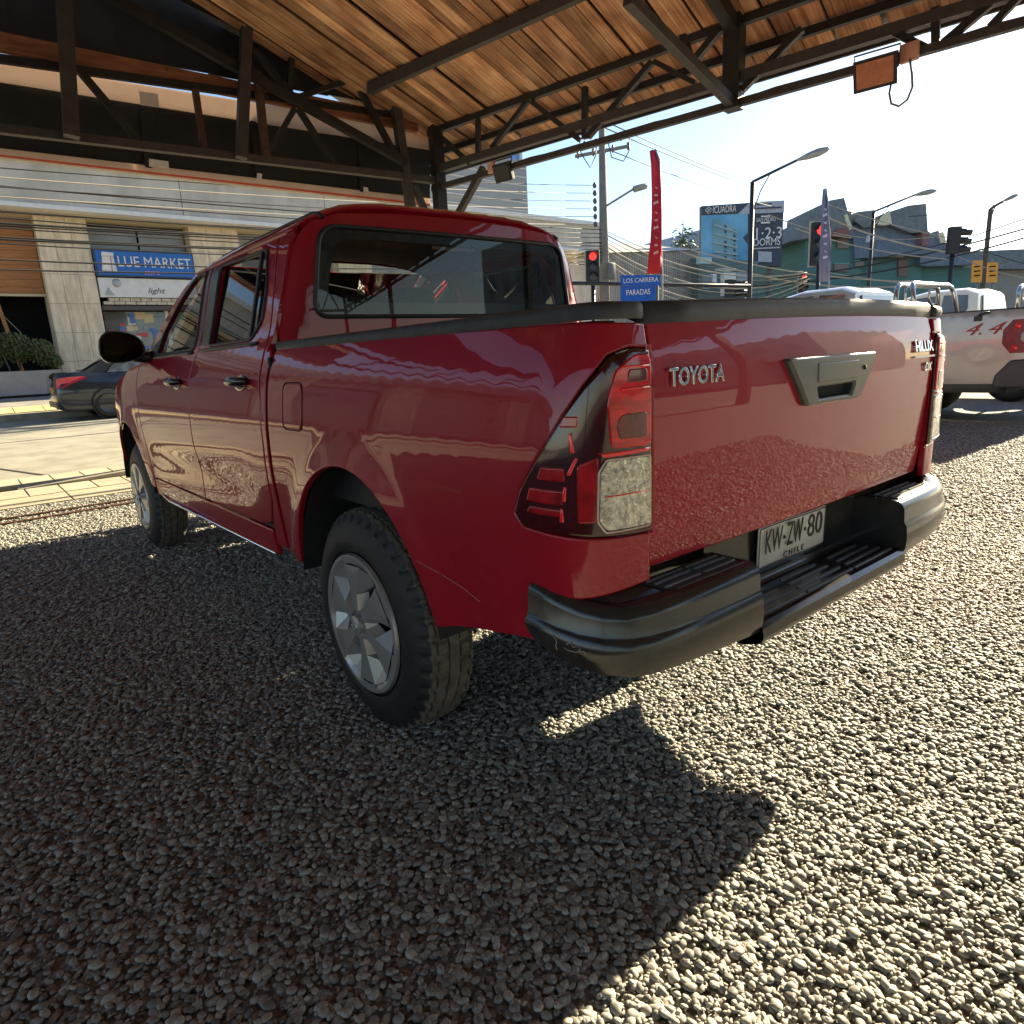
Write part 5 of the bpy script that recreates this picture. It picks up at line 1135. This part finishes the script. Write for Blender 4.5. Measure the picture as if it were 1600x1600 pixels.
# overhead cables: street bundle running left along the shops, lines crossing to the right
wirem = M('cable_black', (.020,.019,.018), .7); wirep = M('cable_pale', (.36,.32,.25), .6)
WN = Vector((-.05,1,0)); WP = Vector((0,15.2,0))
def wire(p, q, s, r, mat, lab, grp): tag(MB().tube(sag(p, q, s), r, 5).build('overhead_cable', mat), lab, 'cable', grp)
for k, (y0, y1, r, s) in enumerate(((261,352,.016,.2),(269,358,.013,.25),(287,364,.013,.3),(297,372,.022,.35),(300,378,.016,.2),(312,382,.013,.4),(330,388,.022,.3),(327,395,.013,.2),(333,400,.016,.5),(338,392,.013,.1),(356,404,.016,.45),(300,386,.013,.55),(318,398,.013,.15))):
    a = onplane(0, y0, WP, WN); b = Vector((ut.x,ut.y,at(940,y1,UD).z)); d = a-b
    wire(b, b+d*1.9, s*1.6, r, wirem, 'black cable strung from the concrete utility pole along the shop fronts', 'cables along the shop fronts')
for k, (y0, y1) in enumerate(((246,283),(262,295),(276,307),(290,319),(300,331),(310,343))):
    b = Vector((ut.x,ut.y,at(937,y1,UD).z))-side_*.3; a = onplane(640, y1-13+k, WP, WN); wire(b, b+(a-b)*2.2, .15, .011, wirep if k % 2 else wirem, ('thin pale line on the stacked insulators of the utility pole' if k % 2 else 'thin black line on the stacked insulators of the utility pole'), 'lines on the stacked insulators')
for y0, (x1, y1), D1, r in ((186,(1300,318),60,.02),(196,(1330,330),60,.02),(226,(1290,335),60,.018),(190,(600,105),20,.014),(178,(560,60),20,.014)):
    a = Vector((ut.x,ut.y,at(943,y0,UD).z)); wire(a, at(x1,y1,D1), .5, r, wirem, 'thin overhead line leaving the top of the utility pole', 'lines from the pole top')
for k in range(9):
    a = Vector((ut.x,ut.y,at(943,352+6*k,UD).z)); b = at(1255+6*(k % 3), 424+2.2*k, 26); wire(a, b, .55+.09*k, .012+.014*(k % 3 == 1), wirep if k % 3 else wirem, ('sagging pale cable between the utility pole and the traffic signals' if k % 3 else 'thicker black cable sagging between the utility pole and the traffic signals'), 'sagging bundle by the billboard')
for k, (p, q, s, r, mt) in enumerate((((1060,385),(1430,440),.3,.022,wirep),((1062,392),(1420,447),.5,.03,wirep),((1240,356),(1480,405),.2,.022,wirep),((1290,318),(1500,375),.1,.016,wirep),((1290,338),(1490,395),.2,.03,wirep),((1160,440),(1620,352),.3,.03,wirem),((1160,448),(1620,366),.35,.03,wirem),((1330,410),(1620,335),.2,.02,wirem),((1290,360),(1460,370),.2,.014,wirep),((1420,338),(1640,296),.2,.014,wirem),((1290,425),(1560,455),.1,.02,wirep),((1200,335),(1330,372),.1,.02,wirep),((1480,392),(1640,440),.2,.018,wirep),((1490,370),(1640,420),.15,.014,wirem))):
    wire(at(*p, 27), at(*q, 25), s, r, mt, ('pale sunlit cable crossing in front of the green house' if mt is wirep else 'black cable crossing in front of the green house'), 'cables before the green house')
# traffic signals
tsb = M('signal_black', (.015,.015,.016), .5); lit = M('signal_red_lit', (.8,.02,.02), .4, emit=(1,.03,.02), estr=.5); off_ = M('signal_off', (.06,.06,.06), .3)
def signal(px, py, D, h, lab, red_on=True, face=True, post_to=None, rim=True):
    c = at(px, py, D); o = empty('traffic_light', (c.x,c.y,0), lab, 'traffic light', 'traffic lights')
    w_ = h*.42; n = -Vector((CF.x,CF.y,0)).normalized(); r = Vector((CR.x,CR.y,0)).normalized(); u = Vector((0,0,1))
    def bx(cc, ww, hh, d0, d1, mt, nm): MB().prism([cc+r*a*ww/2+u*b*hh/2+n*d0 for a, b in ((-1,-1),(1,-1),(1,1),(-1,1))], n*(d1-d0)).build(nm, mt, o, bevel=.01)
    if rim: bx(c, w_*1.16, h*1.06, -.12, -.08, M('signal_rim', (.5,.47,.38), .5), 'backplate_rim')
    bx(c, w_, h, -.1, .1, tsb, 'housing')
    if face:
        for k in (1, 0, -1):
            q = c+u*k*h*.31+n*.1; v = []; m = 14
            for rr, dd in ((0,.012),(h*.12,.0)): v += [q+(r*math.cos(2*math.pi*j/m)+u*math.sin(2*math.pi*j/m))*rr+n*(dd+.005) for j in range(m)]
            MB().add(v, [(j, (j+1) % m, m+(j+1) % m, m+j) for j in range(m)], True).build('signal_lens', lit if (k == 1 and red_on) else off_, o)
            MB().add([q+(r*math.cos(math.pi*j/8)+u*math.sin(math.pi*j/8))*h*.135+n*e for e in (0,.22) for j in range(9)], [(j, j+1, 9+j+1, 9+j) for j in range(8)], True).build('visor', tsb, o)
    else:
        for k in (1, 0, -1): q = c+u*k*h*.31; MB().tube([q+r*w_*.4, q+r*w_*1.5-u*.03], h*.13, 10).build('visor', tsb, o)
    MB().tube([(c.x-r.x*w_*.0, c.y, -.1), (c.x, c.y, c.z-h*.4)], .07, 8).build('post', blackm, o)
    return o
signal(926, 417, 23.2, 1.06, 'traffic light showing red beside the concrete utility pole')
signal(1281, 381, 24, 1.45, 'large traffic light showing red behind the purple flag')
signal(1255, 441, 27, .75, 'small traffic light showing red below the purple flag')
signal(1490, 376, 22, .85, 'black traffic signal seen from the side on a leaning post', face=False, rim=False)
signal(1141, 458, 34, 1.3, 'traffic light seen from behind under the billboard', face=False, rim=False)
# horizontal pipe rail between the poles
a, b = at(860,442,18.6), at(1172,447,18.6)
tag(MB().tube([a, b], .05, 8).build('pipe_rail', blackm), 'black horizontal pipe reaching from the street lamp towards the cab', 'pipe')
# blue street-name sign
D = 17; sgn = empty('street_sign', (at(1000,450,D).x, at(1000,450,D).y, 0), 'blue street sign with white lettering below the red flag', 'street sign')
bl2 = M('street_sign_blue', (.01,.10,.42), .45); r_ = Vector((CR.x,CR.y,0)).normalized(); n_ = -Vector((CF.x,CF.y,0)).normalized()
def sboard(px0, py0, px1, py1, par, mat, nm='sign_plate', D=D, th=.03):
    p = [at(px0,py1,D), at(px1,py1,D), at(px1,py0,D), at(px0,py0,D)]; return MB().prism(p, -n_*th).build(nm, mat, par), (p[0]+p[2])/2
for (x0,y0,x1,y1), s, sz, wd in (((970,430,1032,446),'LOS CARRERA',.16,.88),((970,447,1024,472),'PARADAS',.19,.60)):
    q, c = sboard(x0,y0,x1,y1,sgn,bl2); text('sign_letters', s, c+n_*.012+Vector((0,0,.0 if sz < .17 else .04)), r_, (0,0,1), sz, whitep, q, ext=.004, width=wd)
q, c = sboard(970,472.5,1024,490,sgn,bl2)
MB().tube([(at(1028,450,D).x-n_.x*.08, at(1028,450,D).y-n_.y*.08, -.1), at(1028,432,D)-n_*.08], .04, 8).build('post', polem, sgn)
# feather flags
def flag(name, pts_l, pts_r, D, mat, lab, letters=None, lmat=None, pole=None):
    base = at(*pts_l[-1], D); o = empty(name, (base.x,base.y,0), lab, 'flag', 'feather flags'); v = []; n = len(pts_l); m = 5
    for i in range(n):
        for j in range(m):
            t = j/(m-1); p = at(pts_l[i][0]+(pts_r[i][0]-pts_l[i][0])*t, pts_l[i][1]+(pts_r[i][1]-pts_l[i][1])*t, D); v.append(p+n_*(.05*math.sin(t*5+i*.9)*(.3+t)))
    f = [(i*m+j, i*m+j+1, (i+1)*m+j+1, (i+1)*m+j) for i in range(n-1) for j in range(m-1)]
    c = link('cloth', mesh('cloth', v, f, True), mat, o); so_ = c.modifiers.new('thick', 'SOLIDIFY'); so_.thickness = .006
    e = pts_r if pole == 'r' else pts_l
    pth = [at(*p, D)-n_*.02 for p in e][::-1]; pth = [Vector((pth[0].x,pth[0].y,-.05))]+pth; MB().tube(pth, .018, 6).build('flag_pole', M('flag_pole_grey', (.35,.35,.36), .4, .5), o)
    if letters:
        for k, (px, py, a_) in enumerate(letters):
            q_ = at(px, py, D-.10); MB().bar(q_-r_*(.02+.015*a_), q_+r_*(.035+.008*a_)+Vector((0,0,.03*a_)), .012, .03+.012*a_).build('print_mark', lmat, c)
    return o
fred = M('flag_red', (.62,.018,.03), .65, var=.15, scale=3, bump=.2, bscale=6); fpur = M('flag_purple', (.20,.20,.28), .7, var=.2, scale=3, bump=.2, bscale=6)
flag('feather_flag', [(1015,236),(1017,260),(1018,300),(1018,340),(1016,380),(1013,405),(1011,428)], [(1024,233),(1031,250),(1033,300),(1033,340),(1033,380),(1034,405),(1035,428)], 12, fred, 'tall red feather flag with white vertical lettering',
     [(1024.5, 292+13*k, (k*7 % 3)-1) for k in range(9)], M('flag_letter_white', (.72,.40,.36), .6), 'r')
flag('feather_flag', [(1286,296),(1283,320),(1282,350),(1281,380),(1280,410),(1280,440)], [(1291,294),(1294,315),(1295,350),(1296,380),(1296,410),(1296,440)], 13, fpur, 'tall purple-grey feather flag standing before the green house',
     [(1289, 326+11*k, (k*5 % 3)-1) for k in range(8)], M('flag_letter_pale', (.5,.48,.58), .6), 'r')
# billboard
D = 45; bb = empty('billboard', (at(1160,430,D).x, at(1160,430,D).y, 0), 'large property billboard reading 1-2-3 DORMS on a steel frame', 'billboard')
grey1 = M('board_slate', (.055,.065,.085), .6); grey2 = M('board_silver', (.42,.43,.45), .6); skyb = M('board_sky', (.05,.26,.52), .6, var=.3, scale=.25, col2=(.22,.50,.66)); towb = M('board_tower', (.20,.34,.38), .6, var=.25, scale=.5)
def poly(px, D, mat, nm, par, off=0, th=.05): 
    p = [at(x, y, D)+n_*off for x, y in px]; return MB().prism(p, -n_*th).build(nm, mat, par)
bd = poly([(1096,322),(1225,313),(1221,416),(1096,413)], D, grey1, 'board', bb, 0, .5)
poly([(1096,337),(1168,334),(1168,364),(1160,372),(1168,382),(1168,411),(1096,412)], D, skyb, 'picture_panel', bd, .06)
poly([(1152,335),(1172,316),(1225,313.3),(1224.6,332)], D, grey2, 'header_panel', bd, .06)
tw_ = poly([(1113,410),(1113,345),(1117,341),(1152,358),(1152,411)], D, towb, 'picture_tower', bd, .12)
for k in range(7): poly([(1131,352+8*k),(1134,353.5+8*k),(1134,357+8*k),(1131,355.5+8*k)], D, grey1, 'picture_window', tw_, .18); poly([(1145,359+7.5*k),(1148,360.5+7.5*k),(1148,364+7.5*k),(1145,362.5+7.5*k)], D, grey1, 'picture_window', tw_, .18)
for k in range(4): MB().bar(at(1114,352+14*k,D)+n_*.2, at(1151,364+11.5*k,D)+n_*.2, .09).build('picture_floor_line', M('board_line', (.35,.46,.5), .6), tw_)
poly([(1107,322.5),(1113,328.5),(1107,335),(1101,329)], D, whitep, 'logo_diamond', bd, .1)
for dx, dy in ((0,-3),(3,0),(0,3),(-3,0)): poly([(1107+dx,329-1.8+dy),(1107+dx+1.8,329+dy),(1107+dx,329+1.8+dy),(1107+dx-1.8,329+dy)], D, grey1, 'logo_cell', bd, .17)
for s, px, py, sz, wd, mt in (('ICUADRA',1131,328,.62,1.55,whitep),('1·2·3',1199,365.5,1.0,1.70,whitep),('DORMS',1197,379,.66,1.77,whitep),('SAN PEDRO',1196,344,.36,1.3,whitep)):
    text('board_letters', s, at(px, py, D)+n_*.13, (at(1225,313,D)-at(1096,322,D)).normalized() if py < 333 else r_, (0,0,1), sz, mt, bd, ext=.01, width=wd)
for px, py, wd, mt in ((1195,338.5,.6,whitep),(1195,348.5,.6,whitep),(1193,319.5,1.0,grey1),(1196,325.5,2.1,grey1),(1197,388,1.8,grey2)): MB().bar(at(px,py,45)+n_*.12-r_*wd/2, at(px,py,45)+n_*.12+r_*wd/2, .02, .09).build('print_line', mt, bd)
poly([(1184,393),(1205,394),(1205,410),(1184,409.5)], D, grey2, 'blank_panel', bd, .1)
for px in (1108,1208): MB().tube([(at(px,413,D)-n_*.6), Vector((at(px,413,D).x-n_.x*.6, at(px,413,D).y-n_.y*.6, -.1))], .22, 8).build('leg', polem, bb)
# low warehouse and shop under the billboard
def block(name, px0, D0, px1, D1, pyt0, pyt1, depth, mat, lab, base=0):
    a, b = at(px0, pyt0, D0), at(px1, pyt1, D1); d = Vector(((b-a).x,(b-a).y,0)).normalized(); n = Vector((-d.y,d.x,0)); n = n if n.dot(Vector((CF.x,CF.y,0))) > 0 else -n
    o = empty(name, ((a.x+b.x)/2,(a.y+b.y)/2,base), lab, 'building'); MB().prism([(a.x,a.y,base-.1),(b.x,b.y,base-.1),b,a], n*depth).build('wall', mat, o); return o, a, b, d, n
corr = M('corrugated_grey', (.33,.31,.28), .7, var=.2, scale=1.5, stretch=(1,1,.25))
o, a, b, d, n = block('warehouse', 868, 36, 1092, 42, 398, 391, 12, corr, 'low grey corrugated warehouse behind the utility pole')
for k in range(60):
    p = a.lerp(b, k/60); MB().box((p.x-.05,p.y-.05,0),(p.x+.05,p.y+.05,p.z-.05)).build('wall_rib', corr, o)
mid = (a+b)/2+n*6; MB().add([a+n*-.2, b+n*-.2, b+n*12.2, a+n*12.2, (a+n*6)+Vector((0,0,1.3)), (b+n*6)+Vector((0,0,1.3))], [(0,1,5,4),(2,3,4,5),(0,4,3),(1,2,5)]).build('roof', M('roof_pale', (.42,.40,.36), .6), o)
o, a, b, d, n = block('corner_shop', 1092, 41, 1185, 43, 402, 408, 9, M('shop_teal', (.10,.15,.155), .7, var=.2, scale=.6), 'dark teal corner shop standing under the billboard')
for (x0,y0,x1,y1), c in (((1093,402,1112,412),(.35,.5,.47)),((1122,419,1150,423),(.42,.5,.45)),((1114,428,1120,442),(.55,.58,.6)),((1131,426,1150,462),(.60,.60,.58)),((1152,425,1175,460),(.22,.30,.33)),((1097,430,1110,452),(.16,.20,.2))):
    MB().prism([at(x0,y1,40.4), at(x1,y1,40.4), at(x1,y0,40.4), at(x0,y0,40.4)], n*.3).build('shop_panel', M('shop_%d' % int(c[0]*100), c, .6), o)
o, a, b, d, n = block('gable_house', 1070, 58, 1130, 60, 385, 385, 8, M('pale_siding', (.5,.5,.5), .8), 'pale gabled house behind the billboard')
MB().prism([at(1068,386,57.8), at(1098,358,58.8), at(1132,386,60)], n*8).build('roof', M('roof_grey', (.30,.31,.33), .7), o)
# green chalet-style house
D = 46; gh = empty('green_house', (at(1370,420,D).x, at(1370,420,D).y, 0), 'teal green house with steep grey shingle roofs and dormers', 'building')
teal = M('teal_siding', (.075,.17,.155), .75, var=.15, scale=.8, stretch=(.4,.4,8)); shing = M('grey_shingle', (.16,.175,.175), .8, var=.25, scale=3, bump=.3, bscale=14); shinb = M('blue_shingle', (.12,.155,.20), .75, var=.2, scale=3, bump=.3, bscale=14)
trim = M('cream_trim', (.62,.56,.38), .7); fwd = Vector((CF.x,CF.y,0)).normalized()
def ex(px, D, depth, mat, nm, par=gh): return MB().prism([at(x, y, D) for x, y in px], fwd*depth).build(nm, mat, par)
g0 = lambda x: 478
ex([(1258,374),(1345,368),(1345,478),(1258,478)], D, 9, teal, 'wall'); ex([(1345,390),(1440,396),(1440,478),(1345,478)], D+.6, 9, teal, 'wall'); ex([(1430,412),(1530,420),(1530,478),(1430,478)], D+1, 8, teal, 'wall')
ex([(1235,377),(1264,340),(1292,333),(1330,330),(1334,372),(1300,366)], D-.6, 9.5, shing, 'roof'); ex([(1294,340),(1297,313),(1319,309),(1330,350),(1330,366),(1296,360)], D-.9, 7, shing, 'roof_dormer')
ex([(1337,346),(1340,331),(1366,328),(1368,352),(1350,356)], D-.7, 6, shing, 'roof_dormer'); ex([(1332,352),(1368,349),(1420,366),(1448,372),(1452,396),(1336,404)], D-.3, 9, shinb, 'roof')
ex([(1386,332),(1420,321),(1447,318),(1450,362),(1425,364),(1392,352)], D-.8, 8, shing, 'roof'); ex([(1447,366),(1466,360),(1478,380),(1500,384),(1540,412),(1450,416),(1436,414)], D, 8, shinb, 'roof')
ex([(1319,336),(1324,334),(1332,357),(1327,360)], D-1.0, .4, trim, 'dormer_cheek'); ex([(1369,350),(1390,329),(1394,350),(1380,352)], D-.95, .4, trim, 'dormer_cheek'); ex([(1466,364),(1474,362),(1479,378),(1470,380)], D-.1, .4, trim, 'dormer_cheek')
for (x0,y0,x1,y1) in ((1305,362,1328,370),):
    ex([(1302,370),(1308,357),(1326,355),(1328,368)], D-1.1, 1.2, M('awning_red', (.22,.09,.08), .7), 'window_hood')
for q in ((1309,369,1326,388),(1304,412,1326,424),(1336,408,1350,416),(1385,400,1412,402)):
    fr_ = ex([(q[0],q[1]),(q[2],q[1]),(q[2],q[3]),(q[0],q[3])], D-.15, .3, M('shutter_brown', (.20,.16,.13), .7), 'window'); ex([(q[0]-1,q[1]-1),(q[2]+1,q[1]-1),(q[2]+1,q[1]),(q[0]-1,q[1])], D-.2, .3, M('teal_light', (.16,.42,.38), .7), 'window_head', gh)
ex([(1355,368),(1369,366),(1366,378),(1353,379)], D-.45, .3, M('skylight', (.45,.52,.58), .2), 'skylight'); ex([(1404,400),(1418,399),(1418,432),(1404,432)], D+.45, .3, M('brick_dark', (.18,.12,.10), .85), 'chimney_wall'); ex([(1441,384),(1451,384),(1453,362),(1441,360)], D-.9, 1.5, M('chimney_red', (.22,.11,.10), .8), 'chimney')
# more distant roofs, orange sign, hills and trees
o, a, b, d, n = block('distant_house', 1500, 62, 1640, 62, 412, 412, 10, M('grey_wall', (.26,.25,.23), .8), 'grey roofed house beyond the timber lamp pole')
MB().prism([at(1490,420,61), at(1510,393,61), at(1600,389,61), at(1650,420,61)], fwd*9).build('roof', shing, o)
D = 27; og = empty('orange_sign', (at(1540,425,D).x, at(1540,425,D).y, 0), 'orange roadworks sign on two boards beside the timber lamp pole', 'sign'); orm = M('sign_orange', (.72,.33,.04), .6)
for x0, x1, y0 in ((1520,1536,407),(1544,1560,410)):
    q = MB().prism([at(x0-2,441,D), at(x1-2,441,D), at(x1,y0,D), at(x0,y0,D)], fwd*.05).build('sign_plate', orm, og)
    for k in range(3): MB().prism([at(x0+2,418+7*k,D)-fwd*.02, at(x1-5,417+7*k,D)-fwd*.02, at(x1-5,415+7*k,D)-fwd*.02, at(x0+2,416+7*k,D)-fwd*.02], fwd*.02).build('sign_mark', darkw, q)
    MB().tube([at((x0+x1)/2,440,D)+fwd*.05, Vector((at((x0+x1)/2,440,D).x, at((x0+x1)/2,440,D).y, -.1))], .04, 6).build('post', polem, og)
# low wooded rise behind, and single trees
hb = M('hill_foliage', (.075,.085,.05), .9, var=.4, scale=.25); v = []; f = []; n = 60
for i in range(n+1):
    a = -10+i*(200/n); dirv = ray(600+i*24, 500); dirv.z = 0; dirv.normalize(); p = CAM_P+dirv*190; h = 7+5*noise.noise(Vector((i*.23,0,0)))+4*noise.noise(Vector((i*.9,3,0)))
    v += [(p.x,p.y,-1),(p.x,p.y,max(2,h)),(p.x+dirv.x*60,p.y+dirv.y*60,max(2,h)*.9)]
for i in range(n): f += [(3*i,3*i+3,3*i+4,3*i+1),(3*i+1,3*i+4,3*i+5,3*i+2)]
tag(link('hills', mesh('hills', v, f, True), hb), kind='structure')
def tree(px, py, D, h, r, lab, nl, seed, lf=leafm):
    c = at(px, py, D); o = empty('tree', (c.x,c.y,0), lab, 'tree', 'trees behind the crossing'); MB().tube([(c.x,c.y,-.1),(c.x+.1,c.y,h*.5),(c.x,c.y,h*.85)], h*.03, 7, r1=h*.008).build('trunk', M('bark', (.06,.045,.03), .9), o)
    link('crown', foliage((c.x,c.y,h*.62), (r,r,h*.36), nl, .16, seed), lf, o)
olive = M('dry_foliage', (.13,.12,.06), .7, var=.4, scale=3)
for k, (px, D, h, r, lab, lf) in enumerate(((1206,70,7.2,3.2,'olive brown tree below the right edge of the billboard',olive),(1226,75,6.6,3,'rounded dry tree between the billboard and the green house',olive),(1250,60,7.5,2.2,'dark green tree at the corner of the green house',leafm),(1262,66,9.5,2.4,'taller dark tree behind the green house corner',leafm))): tree(px, 450, D, h, r, lab, 2600, 20+k, lf)
p = at(1067,376,55); o = empty('tree', (p.x,p.y,0), 'small dark conifer top above the warehouse roof', 'tree', 'trees behind the crossing')
MB().tube([(p.x,p.y,-.1),(p.x,p.y,p.z+1.6)], .16, 6, r1=.03).build('trunk', M('bark', (.06,.045,.03), .9), o); link('crown', foliage((p.x,p.y,p.z-.8), (1.1,1.1,2.2), 700, .16, 44), leafm, o)
# white block behind the photographer's right shoulder: reflected in the tailgate
wb = empty('white_building', (30,-14,0), 'white office block with small windows standing across the lot', 'building'); MB().box((26,-30,0),(38,-12,7.5)).build('wall', M('white_render', (.62,.58,.52), .8, var=.1, scale=.5), wb)
for j in range(2):
    for k in range(8): MB().box((25.93,-29+k*2.1,1.6+3*j),(26,-28+k*2.1,2.9+3*j)).build('window', gw, wb)
